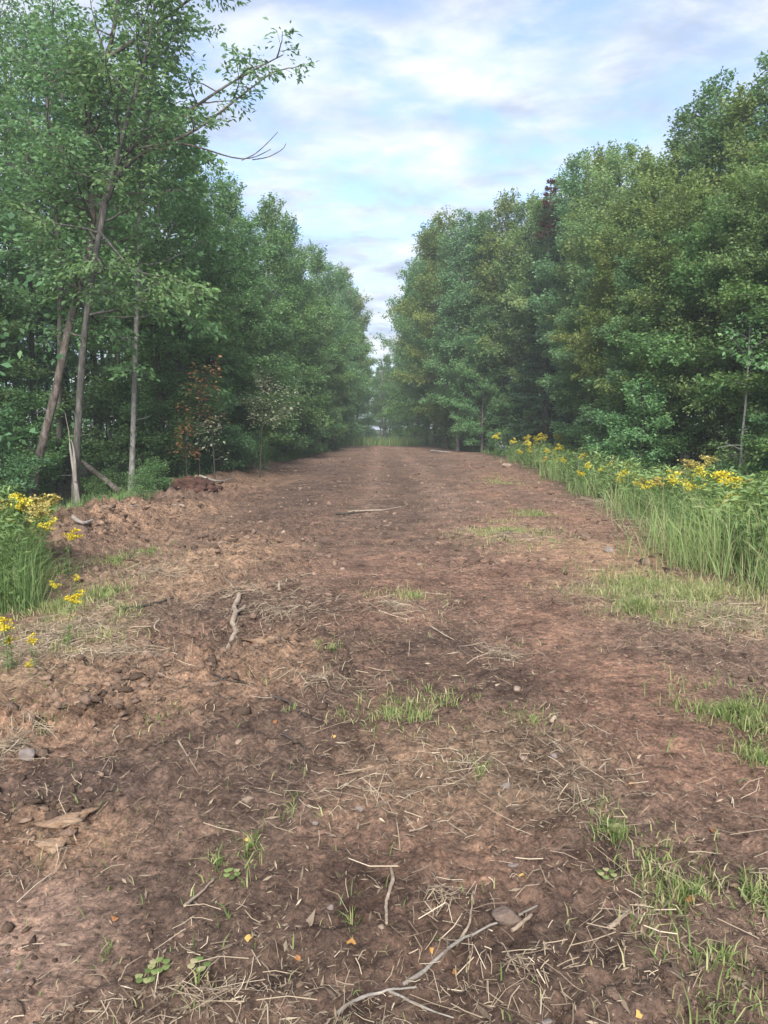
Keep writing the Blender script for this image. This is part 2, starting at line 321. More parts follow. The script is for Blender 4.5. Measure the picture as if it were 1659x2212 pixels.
def soil_colour(x, y):
    n1 = fbm(x * 0.6, y * 0.6, 4, 81); n2 = fbm(x * 2.3, y * 2.3, 4, 87); n3 = fbm(x * 0.9 + 5, y * 0.45, 3, 93)
    C = lambda *c: np.array(c)[None]
    def mix(a, b, f): return a * (1 - f[:, None]) + b * f[:, None]
    brown = C(0.162, 0.114, 0.088); dark = C(0.084, 0.060, 0.048); red = C(0.222, 0.138, 0.100); tan_ = C(0.29, 0.195, 0.13); pink = C(0.30, 0.212, 0.165); straw = C(0.27, 0.205, 0.135); green = C(0.10, 0.115, 0.045)
    c = np.repeat(brown, len(x), 0)
    c = mix(c, np.repeat(dark, len(x), 0), sstep(-0.15, 0.4, n1 + 0.45 * n2) * 0.5)
    c = mix(c, np.repeat(red, len(x), 0), sstep(0.05, 0.5, n3 + 0.3 * n2) * 0.55)
    for k, (e, cc, s) in enumerate([
        (ell(560, 1060, 170, 60), dark, .55), (ell(720, 1100, 280, 110), dark, .4), (ell(820, 1010, 120, 40), dark, .4), (ell(650, 1600, 420, 130), dark, .25), (ell(1250, 1050, 190, 50), red, .5),
        (ell(930, 1240, 260, 70), red, .5), (ell(1150, 1160, 160, 60), red, .5), (ell(1360, 1205, 200, 50), tan_, .85), (ell(1300, 1120, 130, 40), red, .7),
        (ell(460, 1210, 190, 75), tan_, .6), (ell(330, 1110, 180, 50), tan_, .55), (ell(520, 1030, 130, 18), tan_, .6), (ell(240, 1500, 330, 110), tan_, .6),
        (ell(590, 1420, 110, 60), tan_, .55), (ell(1480, 1560, 230, 170), red, .7), (ell(1250, 1420, 170, 90), red, .5), (ell(100, 2030, 270, 190), pink, .95), (ell(130, 1800, 190, 70), tan_, .55),
        (ell(170, 1690, 170, 45), C(0.075, 0.055, 0.05), .6), (ell(640, 1950, 420, 140), dark, .45), (ell(950, 1450, 250, 90), dark, .55), (ell(950, 2080, 500, 190), dark, .5), (ell(640, 1320, 130, 40), dark, .5),
        (ell(130, 1370, 200, 90), straw, .7), (ell(330, 1230, 180, 60), straw, .4), (ell(1000, 1650, 330, 110), straw, .35), (ell(1420, 1290, 220, 60), straw, .6), (ell(1100, 1155, 120, 30), straw, .6), (ell(1560, 1330, 200, 60), straw, .5)]):
        c = mix(c, np.repeat(cc, len(x), 0), np.clip(emask(e, x, y, 0.7, 0.45, 100 + k) * s + 0.0, 0, 1))
    # wheel tracks worn paler along the middle of the far track
    for xc, w in ((-0.45, 0.32), (1.25, 0.34)):
        c = mix(c, np.repeat(pink, len(x), 0), np.exp(-((x - xc + 0.25 * fbm(y * 0.15, y * 0 + 1, 2, 4)) / w) ** 2) * sstep(9, 18, y) * 0.28)
    l = XL(y); r = XR(y)
    out = np.maximum(1 - sstep(-1.1, -0.2, x - l + 0.5 * n2), 1 - sstep(-0.5, 0.6, r - x + 0.5 * n2))
    out = np.maximum(out, sstep(72, 78, y))
    litter = mix(np.repeat(C(0.050, 0.048, 0.026), len(x), 0), np.repeat(green, len(x), 0), sstep(-0.2, 0.5, n2) * 0.6)
    return mix(c * np.array([1.10, 1.05, 1.03]), litter, out * 0.9)

def build_ground():
    ys = list(np.arange(-5, 1.2, 0.16)); y = 1.2
    while y < 92: ys.append(y); y += max(0.012, 0.0072 * y)
    ys = np.array(ys); nu = 510
    u = np.linspace(-1, 1, nu); w = 1.7 + 0.74 * np.maximum(ys, 1.0)
    X = (w[:, None] * u[None]).ravel(); Y = np.repeat(ys, nu)
    Z = Hh(X, Y)
    g = Geo(); i = np.arange(len(ys) - 1)[:, None] * nu; j = np.arange(nu - 1)[None]
    g.add(np.stack([X, Y, Z], -1), np.stack([i + j, i + j + 1, i + nu + j + 1, i + nu + j], -1).reshape(-1, 4))
    me = g.mesh('dirt_track', M['soil'], smooth=True)
    ca = me.attributes.new('soil', 'FLOAT_COLOR', 'POINT'); c = soil_colour(X, Y)
    ca.data.foreach_set('color', np.concatenate([c, np.ones((len(c), 1))], 1).astype(np.float32).ravel())
    tag(link('dirt_track', me), 'bare brown churned dirt track running away between the trees', kind='structure')
    # the wide forest floor under everything, out to the horizon
    xs = np.concatenate([-np.geomspace(900, 75, 14), np.arange(-70, 70.1, 1.4), np.geomspace(75, 900, 14)]); ys2 = np.concatenate([-np.geomspace(600, 25, 10), np.arange(-20, 130, 1.4), np.geomspace(135, 1500, 14)])
    X, Y = np.meshgrid(xs, ys2); Z = base_h(X.ravel(), np.minimum(Y.ravel(), 400)) - 0.16
    g = Geo(); n = len(xs); i = np.arange(len(ys2) - 1)[:, None] * n; j = np.arange(n - 1)[None]
    g.add(np.stack([X.ravel(), Y.ravel(), Z], -1), np.stack([i + j, i + j + 1, i + n + j + 1, i + n + j], -1).reshape(-1, 4))
    tag(link('ground', g.mesh('ground', M['floor'], smooth=True)), 'dark leafy forest floor spreading away under the trees', kind='structure')
build_ground()

# ------------------------------------------------------------------ trees
def unit(a): return a / (np.linalg.norm(a, axis=-1, keepdims=True) + 1e-9)
def leaves_to(g, pos, out, size, rng, tilt=0.45, wid=0.62, tone=None, droop=0.2, up=1.0):
    n = len(pos)
    if n == 0: return
    nr = unit(np.array([0, 0, up]) + tilt * rng.normal(size=(n, 3)))
    d = unit(out + 0.55 * rng.normal(size=(n, 3)) + np.array([0, 0, -droop])); d = unit(d - nr * (d * nr).sum(1, keepdims=True) * 0.7)
    s = unit(np.cross(nr, d)); L = (size * rng.uniform(0.65, 1.25, n))[:, None]
    a = pos; b = pos + d * L * 0.45 + s * L * wid * 0.5 + nr * L * 0.06; c = pos + d * L - nr * L * 0.14; e = pos + d * L * 0.45 - s * L * wid * 0.5 + nr * L * 0.06
    v = np.stack([a, b, c, e], 1).reshape(-1, 3); f = np.arange(n * 4).reshape(-1, 4)
    if tone is None: tone = np.clip(rng.beta(2.2, 2.6, n), 0, 1)
    g.add(v, f, tone)
def limb(start, d, L, rng, n=6, wob=0.12, lift=0.0):
    p = [np.array(start, float)]; d = np.array(d, float)
    for k in range(n):
        d = unit(d + wob * rng.normal(size=3) + np.array([0, 0, lift])); p.append(p[-1] + d * L / n)
    return np.array(p)
def along(p, t):
    s = np.linspace(0, 1, len(p)); return np.stack([np.interp(t, s, p[:, k]) for k in range(3)], -1)
def foliate(wood, fol, p, r0, L, rng, q):
    lt = rng.random() * 0.36 - 0.12
    """one limb: side shoots with flat sprays of leaves"""
    wood.tube(p, np.linspace(r0, 0.006, len(p)), 5, cap=False)
    ns = max(3, int(q['subs'] * L))
    for k in range(ns):
        t = q.get('bare', 0.22) + (1 - q.get('bare', 0.22)) * (k + rng.random()) / ns
        s0 = along(p, t); d0 = unit(along(p, min(1, t + 0.05)) - along(p, max(0, t - 0.05)))
        side = unit(np.cross(d0, [0, 0, 1.0])) * (1 if k % 2 else -1)
        d = unit(d0 * rng.uniform(0.35, 0.9) + side * rng.uniform(0.5, 1) + np.array([0, 0, rng.normal() * 0.22 + q.get('sublift', 0.05)]))
        l = L * 0.42 * (1.1 - 0.65 * t) * rng.uniform(0.6, 1.25) + 0.18
        sp = limb(s0, d, l, rng, 4, 0.13, q.get('droop', -0.03))
        wood.tube(sp, np.linspace(max(0.004, r0 * 0.3), 0.003, 5), 3, cap=False)
        m = int(q['dens'] * l * rng.uniform(0.6, 1.4)) + 2
        tt = rng.random(m) ** 0.8; pos = along(sp, tt); ls = unit(np.cross(d, [0, 0, 1.0]))
        off = rng.uniform(-1, 1, m) * (0.10 + 0.30 * l * (1 - 0.5 * tt))
        pos = pos + ls * off[:, None] + d * (np.abs(off) * 0.5)[:, None] + rng.normal(size=(m, 3)) * np.array([0.03, 0.03, q.get('vj', 0.12)])
        leaves_to(fol, pos, d + ls * np.sign(off)[:, None] * 0.8, q['leaf'], rng, q.get('tilt', 0.45), q.get('wid', 0.62), droop=q.get('ldroop', 0.25), tone=np.clip(rng.beta(2.2, 2.6, m) * 0.65 + rng.random() * 0.24 + lt, 0, 1))
def grow(spine, rad, q, seed):
    rng = rngs(seed); wood = Geo(); fol = Geo(); spine = np.asarray(spine, float)
    wood.tube(spine, rad, 9)
    n = q['limbs']; cb = q['cb']
    Lsp = np.linalg.norm(np.diff(spine, axis=0), axis=1).sum()
    for i in range(n):
        tp = ((i + rng.random()) / n) ** q.get('pw', 0.9); t = cb + (1 - cb) * tp
        az = i * 2.39996 + rng.normal() * 0.5
        if 'face' in q and rng.random() < q['face'][1]: az = q['face'][0] + rng.normal() * 0.8
        R = q['R'] * np.interp(tp, [0, 0.15, 0.45, 0.75, 1], q.get('prof', [0.65, 0.9, 1, 0.72, 0.28])) * rng.uniform(0.65, 1.2)
        el = radians(np.interp(tp, [0, 0.5, 1], q.get('el', [8, 32, 68])) + rng.normal() * 15)
        d = np.array([cos(az) * cos(el), sin(az) * cos(el), sin(el)])
        p0 = along(spine, t); r = float(np.interp(t, np.linspace(0, 1, len(spine)), rad))
        p = limb(p0, d, R, rng, 6, 0.13, q.get('lift', 0.02))
        foliate(wood, fol, p, min(max(0.012, r * 0.5), 0.022 * R + 0.01), R, rng, q)
    return wood, fol, rng
def wob_spine(H, rng, n=12, w=0.10, lean=(0, 0)):
    z = np.linspace(-0.25, H, n); off = np.cumsum(rng.normal(size=(n, 2)) * w, 0) * np.linspace(0, 1, n)[:, None]
    off += np.linspace(0, 1, n)[:, None] ** 1.2 * np.array(lean)
    return np.column_stack([off, z])
def taper(r0, n=12, tip=0.015): 
    t = np.linspace(0, 1, n); return r0 * (1 - t) ** 0.85 + tip + r0 * 0.35 * np.exp(-t * 22)

def conifer(H, R, seed, layers=46, red_from=None, cb=0.04, dens=1.0):
    rng = rngs(seed); wood = Geo(); fol = Geo(); dead = Geo()
    sp = wob_spine(H, rng, 10, 0.02); wood.tube(sp, taper(0.011 * H + 0.02, 10, 0.008), 7)
    for i in range(layers):
        t = cb + (1 - cb) * (i + rng.random() * 0.6) / layers; rr = R * (1 - t) ** 0.8 * rng.uniform(0.75, 1.15) + 0.10
        p0 = along(sp, t)
        for k in range(5):
            az = rng.random() * 2 * pi; el = radians(np.interp(t, [0, 0.5, 0.9, 1], [-14, -4, 25, 50]) + rng.normal() * 6)
            d = np.array([cos(az) * cos(el), sin(az) * cos(el), sin(el)]); L = rr * rng.uniform(0.7, 1.1)
            p = limb(p0, d, L, rng, 4, 0.06, 0.015); wood.tube(p, np.linspace(0.006 + 0.008 * L, 0.003, 5), 3, cap=False)
            m = int(105 * L * dens) + 8; tt = np.sqrt(rng.random(m)) * 0.98 + 0.02; off = rng.uniform(-1, 1, m) * (0.04 + 0.34 * L * (1.05 - tt))
            sd = unit(np.cross(d, [0, 0, 1.0])); pos = along(p, tt) + sd * off[:, None] - d * (np.abs(off) * -0.3)[:, None] + np.array([0, 0, 1]) * (-0.25 * np.abs(off) + rng.normal(size=m) * 0.03)[:, None]
            leaves_to(dead if (red_from and t > red_from and rng.random() < 0.45 + 3.2 * (t - red_from)) else fol, pos, d * 1.1 + sd * np.sign(off)[:, None], 0.17, rng, 0.35, 0.26, droop=0.2, tone=np.clip(rng.beta(2, 3, m) + 0.25 * (rng.random() - .5), 0, 1))
    return wood, fol, dead

PROTO = {}
def proto(key, H, R, seed, r0, lm, bm, **q):
    rng = rngs(seed); sp = wob_spine(H, rng, 12, q.pop('w', 0.09), q.pop('lean', (0, 0)))
    d = dict(limbs=44, cb=0.12, R=R, subs=3.4, dens=30, leaf=0.13); d.update(q)
    wood, fol, _ = grow(sp, taper(r0), d, seed + 1)
    PROTO[key] = (H, wood.mesh(key + '_trunk', M[bm], True), fol.mesh(key + '_crown', M[lm]))
proto('maple_a', 14, 3.0, 11, 0.13, 'leaf', 'bark', cb=0.05, limbs=62, prof=[0.8, 1, 1, 0.75, 0.35], dens=85, subs=4.4, leaf=0.135, tilt=1.0)
proto('maple_b', 14, 2.8, 21, 0.12, 'leaf_cool', 'bark_dark', cb=0.06, limbs=60, el=[0, 26, 66], dens=85, subs=4.4, leaf=0.135, tilt=1.0)
proto('maple_c', 14, 3.1, 31, 0.14, 'leaf_yellow', 'bark', cb=0.12, limbs=62, el=[5, 30, 60], prof=[0.6, 0.9, 1.05, 0.85, 0.4], dens=80, subs=4.4, leaf=0.135, tilt=1.0)
proto('maple_d', 13, 3.2, 35, 0.13, 'leaf_yellow', 'bark', cb=0.20, limbs=60, el=[-8, 26, 60], prof=[0.9, 1.05, 1.05, 0.85, 0.4], dens=70, subs=4.2, leaf=0.135, tilt=0.95)
proto('maple_e', 13, 3.0, 37, 0.13, 'leaf', 'bark_dark', cb=0.22, limbs=56, el=[-10, 20, 60], prof=[0.9, 1.05, 1.0, 0.8, 0.4], dens=64, subs=4.2, leaf=0.15, tilt=0.9)
proto('aspen_a', 14, 2.4, 41, 0.10, 'leaf_cool', 'bark_pale', cb=0.2, limbs=54, el=[20, 42, 72], lift=0.06, leaf=0.14, dens=80, subs=4.4, tilt=0.9)
proto('aspen_b', 14, 2.6, 51, 0.11, 'leaf_yellow', 'bark_pale', cb=0.24, limbs=54, el=[20, 44, 72], lift=0.06, leaf=0.14, dens=80, subs=4.4, tilt=0.9)
proto('tall_a', 16, 2.9, 61, 0.12, 'leaf_cool', 'bark_dark', cb=0.30, limbs=42, el=[10, 40, 70], dens=40, subs=3.6, w=0.14, leaf=0.135, tilt=1.0)
proto('tall_b', 16, 2.7, 71, 0.10, 'leaf', 'bark', cb=0.34, limbs=40, el=[15, 40, 70], dens=36, subs=3.6, w=0.16, leaf=0.135, tilt=1.0)
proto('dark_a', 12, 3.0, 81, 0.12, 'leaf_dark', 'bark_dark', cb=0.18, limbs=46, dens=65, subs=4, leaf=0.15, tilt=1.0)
proto('young_a', 5, 1.7, 91, 0.04, 'leaf', 'bark_dark', cb=0.10, limbs=34, subs=6, dens=75, leaf=0.13, el=[2, 18, 55], tilt=0.9)
proto('young_b', 5, 1.9, 95, 0.045, 'leaf_dark', 'bark_dark', cb=0.14, limbs=32, subs=6, dens=70, leaf=0.14, el=[-4, 10, 45], tilt=0.9)
proto('shrub_a', 1.3, 1.1, 101, 0.012, 'leaf', 'bark_dark', cb=0.02, limbs=24, subs=6, dens=52, leaf=0.085, el=[15, 40, 70], tilt=0.7)
proto('shrub_b', 1.4, 1.0, 105, 0.015, 'leaf_dark', 'bark_dark', cb=0.05, limbs=28, subs=9, dens=80, leaf=0.10, el=[10, 35, 70], tilt=0.7)
for key, (H, R, s, red) in {'spruce_a': (13, 2.2, 111, None), 'spruce_b': (13, 1.9, 121, None), 'spruce_red': (14, 2.2, 131, 0.78), 'fir_small': (2.6, 1.0, 141, None)}.items():
    w, f, dd = conifer(H, R, s, 22 if H < 4 else 46, red, dens=1.6 if H < 4 else 1.0)
    PROTO[key] = (H, w.mesh(key + '_trunk', M['bark_dark'], True), f.mesh(key + '_crown', M['needle'])) + ((dd.mesh(key + '_top', M['needle_red']),) if red else ())

def plant(key, name, x, y, height, label, group=None, seed=0, wide=1.0, cat='tree', lean=0.0, z=None):
    pr = PROTO[key]; s = height / pr[0]; r = rngs(seed + 9000)
    o = root(name, (x, y, float(base_h(x, y)) - 0.05 if z is None else z), label, cat, group, r.random() * 2 * pi, (s * wide, s * wide, s))
    o.rotation_euler[1] = lean
    link('trunk' if cat == 'tree' else 'stem', pr[1], o); link('crown' if cat == 'tree' else 'foliage', pr[2], o)
    if len(pr) > 3: tag(link('dead_top', pr[3], o), 'rust red dead needles at the tip')
    return o
ORD = ['first', 'second', 'third', 'fourth', 'fifth', 'sixth', 'seventh', 'eighth', 'ninth', 'tenth', 'eleventh', 'twelfth', 'thirteenth', 'fourteenth', 'fifteenth', 'sixteenth', 'seventeenth', 'eighteenth', 'nineteenth', 'twentieth'] + ['twenty-' + k for k in ('first', 'second', 'third', 'fourth', 'fifth', 'sixth', 'seventh', 'eighth', 'ninth')] + ['thirtieth']
KIND = {'maple_d': ('maple_tree', 'yellowing broad maple'), 'maple_e': ('maple_tree', 'fresh green broad maple'), 'maple_a': ('maple_tree', 'green maple'), 'maple_b': ('maple_tree', 'blue-green maple'), 'maple_c': ('maple_tree', 'yellowing maple'), 'aspen_a': ('aspen_tree', 'slim blue-green aspen'), 'aspen_b': ('aspen_tree', 'slim yellowing aspen'), 'tall_a': ('ash_tree', 'thin airy ash'), 'tall_b': ('ash_tree', 'thin airy green ash'), 'dark_a': ('elm_tree', 'dark shady elm'), 'spruce_a': ('spruce_tree', 'dark spruce'), 'spruce_b': ('spruce_tree', 'narrow dark spruce'), 'young_a': ('maple_sapling', 'bushy green maple sapling'), 'young_b': ('maple_sapling', 'dark low maple sapling')}
def row(side, where, lst, seed):
    for i, (px, top, d, key) in enumerate(lst):
        x = (px - W2) / FPX * d; h = at(px, top, d)[2] - float(base_h(x, d)); h -= (1.3 if side == 'right' else 0.8) if h > 8 else 0.2
        nm, kd = KIND[key]
        plant(key, nm, x, d, h, f'{kd} of the {side} {where}, {ORD[i]} from far end', f'trees of the {side} {where}', seed + i, 1.0 if h > 8 else 1.15)

R_EDGE = [(880, 665, 100, 'maple_b'), (890, 610, 90, 'aspen_b'), (903, 560, 82, 'maple_a'), (922, 515, 74, 'aspen_a'), (940, 480, 67, 'maple_a'), (965, 455, 60, 'maple_c'), (988, 436, 55, 'aspen_a'), (1022, 455, 55, 'maple_a'), (1052, 432, 54, 'aspen_a'), (1082, 396, 53, 'aspen_b'), (1115, 420, 52, 'maple_b'), (1136, 400, 50, 'aspen_b'), (1216, 365, 46, 'maple_c'), (1240, 296, 42, 'aspen_a'), (1278, 285, 38, 'aspen_b'), (1320, 300, 34, 'maple_c'), (1362, 275, 29.5, 'aspen_b'), (1410, 300, 28, 'maple_c'), (1462, 165, 28, 'aspen_a'), (1515, 105, 28, 'aspen_a'), (1575, 130, 27, 'aspen_b'), (1622, 75, 27, 'aspen_a'), (1680, 70, 25, 'aspen_b'), (1760, 60, 23, 'maple_a')]
row('right', 'forest edge', R_EDGE, 100)
R_FRONT = [(950, 640, 72, 'maple_b'), (995, 600, 60, 'maple_a'), (1040, 640, 52, 'maple_a'), (1092, 600, 54, 'spruce_b'), (1140, 590, 50, 'spruce_a'), (1192, 640, 45, 'spruce_b'), (1232, 700, 40, 'spruce_a'), (1272, 480, 34, 'maple_b'), (1335, 400, 29, 'maple_c'), (1395, 420, 25, 'maple_b'), (1455, 340, 24, 'maple_d'), (1520, 380, 22, 'maple_e'), (1580, 300, 22, 'maple_d'), (1650, 280, 20.5, 'maple_d'), (1730, 300, 19, 'maple_e'), (1830, 280, 17.5, 'maple_a')]
row('right', 'front row', R_FRONT, 200)
R_LOW = [(1010, 830, 58, 'young_a'), (1060, 850, 54, 'young_b'), (1120, 820, 50, 'young_a'), (1340, 810, 28, 'young_b'), (1380, 820, 22, 'young_a'), (1700, 800, 19, 'young_a')]
row('right', 'undergrowth', R_LOW, 260)
L_EDGE = [(772, 690, 100, 'maple_b'), (763, 630, 90, 'aspen_a'), (750, 575, 82, 'aspen_b'), (732, 590, 72, 'maple_a'), (712, 560, 64, 'maple_b'), (682, 540, 58, 'maple_a'), (648, 520, 52, 'maple_b'), (612, 470, 47, 'maple_a'), (585, 425, 42, 'maple_a'), (550, 450, 37, 'maple_b'), (505, 380, 34, 'maple_a'), (460, 320, 31, 'tall_b'), (420, 300, 33, 'tall_a'), (375, 190, 31, 'tall_b'), (325, 130, 34, 'tall_a'), (262, 60, 30, 'tall_b'), (215, 150, 33, 'maple_b'), (150, -60, 31, 'tall_a'), (95, 10, 28, 'tall_b'), (45, -70, 30, 'tall_a'), (-10, -40, 26, 'tall_b'), (-70, 60, 24, 'maple_b')]
row('left', 'forest edge', L_EDGE, 300)
L_FRONT = [(740, 720, 78, 'maple_a'), (715, 700, 66, 'maple_b'), (700, 690, 57, 'maple_a'), (660, 650, 50, 'maple_b'), (610, 640, 44, 'maple_a'), (560, 620, 38, 'maple_b'), (510, 600, 33, 'dark_a'), (465, 560, 31, 'maple_a'), (400, 600, 30, 'maple_a'), (330, 560, 29, 'tall_b'), (220, 560, 30, 'tall_a'), (110, 520, 29, 'tall_b'), (20, 540, 27, 'tall_a'), (-50, 520, 22, 'maple_b')]
row('left', 'second row', L_FRONT, 400)
L_LOW = [(690, 850, 54, 'young_a'), (630, 840, 46, 'young_b'), (530, 790, 32, 'young_a'), (470, 830, 27, 'young_b'), (350, 800, 25, 'young_a'), (240, 800, 25, 'young_b'), (60, 840, 21, 'young_a'), (-20, 860, 18, 'young_b')]
row('left', 'undergrowth', L_LOW, 460)
FAR = [(795, 770, 118, 'maple_a'), (842, 765, 116, 'maple_a'), (872, 750, 112, 'aspen_b'), (822, 785, 108, 'aspen_a')]
row('far', 'track end gap', FAR, 500)
x, y = (1176 - W2) / FPX * 44.5, 44.5
plant('spruce_red', 'spruce_tree', x, y, at(1172, 386, 44.5)[2] + .3, 'spruce with a rust red dead tip above the right forest edge', seed=77, wide=1.1)
p = G(1290, 985); plant('fir_small', 'fir_sapling', p[0] + 1.2, p[1] + 3, 1.9, 'small dark fir sapling behind the right verge goldenrod', seed=5)

# deep wood behind both edges, reads as one dark mass
def deep_wood():
    rng = rngs(700); g = Geo(); fol = Geo()
    for s in (-1, 1):
        for k in range(120):
            d = rng.uniform(14, 110); e = (abs(XL(d)) + 5.5 if s < 0 else XR(d) + 7.5); x = s * (e + rng.gamma(1.6, 4.5)); h = rng.uniform(7, 13)
            if abs(x) / d < 0.1 and d < 80: continue
            z0 = float(base_h(x, d)) - 0.2
            sp = wob_spine(h, rng, 7, 0.12) + np.array([x, d, z0]); g.tube(sp, np.linspace(rng.uniform(0.06, 0.15), 0.02, 7), 6, rng.random())
            n = 680 if d < 32 else 330; th = rng.random(n) * 2 * pi; rr = 2.4 * np.sqrt(rng.random(n)); zz = rng.uniform(0.12, 1.0, n) ** 0.8
            cl = rng.normal(size=(30, 3)) * np.array([1.5, 1.5, 2.2]) + np.array([0, 0, h * 0.55]); pos = cl[rng.integers(0, 30, n)] + rng.normal(size=(n, 3)) * np.array([0.5, 0.5, 0.18])
            leaves_to(fol, pos + np.array([x, d, z0]), rng.normal(size=(n, 3)), 0.2 if d < 32 else 0.34, rng, 0.9, 0.7)
    for k in range(26):
        x = rng.uniform(-22, 22); d = rng.uniform(142, 165); h = rng.uniform(6, 11)
        n = 420; cl = rng.normal(size=(24, 3)) * np.array([1.8, 1.8, 2.2]) + np.array([x, d, h * 0.45]); pos = cl[rng.integers(0, 24, n)] + rng.normal(size=(n, 3)) * 0.5
        leaves_to(fol, pos, rng.normal(size=(n, 3)), 0.5, rng, 0.9, 0.7); g.tube(wob_spine(h, rng, 7, 0.1) + np.array([x, d, -0.6]), np.linspace(0.12, 0.02, 7), 5)
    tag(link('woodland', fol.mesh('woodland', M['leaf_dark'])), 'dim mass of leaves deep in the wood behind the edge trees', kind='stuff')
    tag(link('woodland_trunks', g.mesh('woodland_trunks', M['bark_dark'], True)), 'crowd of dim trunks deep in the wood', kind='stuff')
deep_wood()

# the particular trees of the near left edge, traced trunk by trunk at their own distance
def hero(name, label, pts, d, wpx, bark, lm, q, seed, extra=(), dd=0.0):
    P = np.array([at(a, b, d + dd * k / len(pts)) for k, (a, b) in enumerate(pts)])
    base = np.array([P[0][0], P[0][1], float(base_h(P[0][0], P[0][1])) - 0.05]); P = P - base; P[0, 2] = min(P[0, 2], -0.1)
    s = np.concatenate([[0], np.cumsum(np.linalg.norm(np.diff(P, axis=0), axis=1))]); t = np.linspace(0, s[-1], 26); S = np.stack([np.interp(t, s, P[:, k]) for k in range(3)], -1)
    for _ in range(2): S[1:-1] = (S[:-2] + 2 * S[1:-1] + S[2:]) / 4
    rr = np.array(wpx, float) / 2 * 0.66 * d / FPX; rad = np.interp(np.linspace(0, 1, 26), np.linspace(0, 1, len(rr)), rr); rad[:2] *= (1.35, 1.12)
    wood, fol, rng = grow(S, rad, q, seed)
    for ex in extra:                          # forks and long limbs drawn in the photograph
        E = np.array([at(a, b, ex.get('d', d) + ex.get('dd', 0) * k) for k, (a, b) in enumerate(ex['p'])]) - base
        s = np.linspace(0, 1, len(E)); t = np.linspace(0, 1, 14); E = np.stack([np.interp(t, s, E[:, k]) for k in range(3)], -1)
        for _ in range(2): E[1:-1] = (E[:-2] + 2 * E[1:-1] + E[2:]) / 4
        er = np.linspace(*[w / 2 * d / FPX for w in ex['w']], 14)
        wood.tube(E, er, 7)
        L = np.linalg.norm(np.diff(E, axis=0), axis=1).sum()
        if ex.get('fol'):
            if 'limbs' in ex:
                for i in range(ex['limbs']):
                    tp = ex.get('from', 0.2) + (1 - ex.get('from', 0.2)) * (i + rng.random()) / ex['limbs']; az = i * 2.4 + rng.normal() * .4; el = radians(rng.uniform(0, 45))
                    l = ex.get('R', 1.6) * rng.uniform(0.6, 1.2) * (1.1 - 0.5 * tp)
                    foliate(wood, fol, limb(along(E, tp), [cos(az) * cos(el), sin(az) * cos(el), sin(el)], l, rng, 6, 0.15, 0.0), 0.02, l, rng, q)
            else: foliate(wood, fol, E, er[0] * 0.5, L, rng, dict(q, subs=q['subs'] * 1.1))
    for k in range(7 if d < 30 else 0):
        t0 = rng.uniform(.08, .5); a = rng.random() * 6.28; p0 = along(S, t0); l = rng.uniform(.12, .7)
        wood.tube(limb(p0, [cos(a), sin(a), rng.uniform(-.2, .7)], l, rng, 4, .18), np.linspace(.016, .005, 5), 5)
    o = root(name, base, label, 'tree')
    link('trunk', wood.mesh(name + '_trunk', M[bark], True), o); link('crown', fol.mesh(name + '_crown', M[lm]), o)
    return o
ash = dict(limbs=26, cb=0.5, R=2.6, subs=4.2, dens=58, leaf=0.15, wid=0.45, el=[0, 30, 60], droop=-0.08, tilt=0.8, ldroop=0.5, vj=0.07)
hero('leaning_tree', 'leaning tree with peeling orange-grey bark at the left forest edge', [(62, 1056), (80, 990), (105, 915), (122, 840), (140, 745), (165, 640), (198, 545), (208, 455), (188, 380), (183, 270), (195, 200), (240, 120), (255, 20), (262, -120)], 19.5, [30, 27, 25, 24, 20, 17, 13, 8], 'bark_peel', 'leaf_cool', dict(ash, cb=0.32, limbs=40, R=2.2, dens=46), 811,
     extra=[dict(p=[(205, 520), (232, 400), (262, 320), (330, 300), (440, 215), (520, 165), (612, 118)], w=(14, 2), fol=True, d=19.5, limbs=14, R=1.3), dict(p=[(232, 400), (300, 325), (400, 300), (480, 240), (560, 175), (600, 150)], w=(8, 2), fol=True, d=19.2, limbs=9, R=1.1),
            dict(p=[(300, 320), (380, 305), (440, 320), (500, 342), (545, 345), (585, 322)], w=(5, 1.5), d=19.0), dict(p=[(545, 345), (580, 340), (612, 322), (618, 310)], w=(2.5, 1.2), d=19.0), dict(p=[(522, 346), (550, 334), (577, 310), (600, 285)], w=(2.5, 1.2), d=19.0),
            dict(p=[(240, 120), (330, 60), (420, -10), (500, -60)], w=(9, 3), fol=True, d=19.4, limbs=12, R=1.7), dict(p=[(183, 270), (120, 190), (60, 110)], w=(7, 2), fol=True, d=19.6, limbs=8, R=1.3)])
hero('straight_tree', 'grey-brown trunk beside the split snag, second big trunk of the left edge', [(163, 1088), (163, 1010), (170, 900), (176, 790), (186, 690), (198, 600), (215, 500), (240, 390), (262, 300), (300, 180), (330, 60), (345, -80)], 18.6, [28, 24, 22, 20, 17, 14, 10, 6], 'bark', 'leaf_cool', dict(ash, cb=0.36, limbs=34, R=2.1, dens=42), 822,
     extra=[dict(p=[(215, 500), (290, 590), (380, 600), (440, 640)], w=(5, 2), fol=True, d=18.2)])
hero('pale_trunk_tree', 'pale grey straight trunk standing clear at the left edge of the dirt', [(283, 1082), (285, 1000), (289, 900), (291, 800), (296, 650), (303, 500), (301, 400), (306, 300), (330, 190), (345, 80), (350, -60)], 20.5, [21, 17, 16, 15, 14, 12, 9, 5], 'bark_pale', 'leaf', dict(ash, cb=0.26, limbs=34, R=2.0, wid=0.6, dens=44, el=[-6, 25, 60]), 833,
     extra=[dict(p=[(298, 640), (350, 600), (410, 690), (440, 700)], w=(4, 1.5), fol=True, d=20.2)])
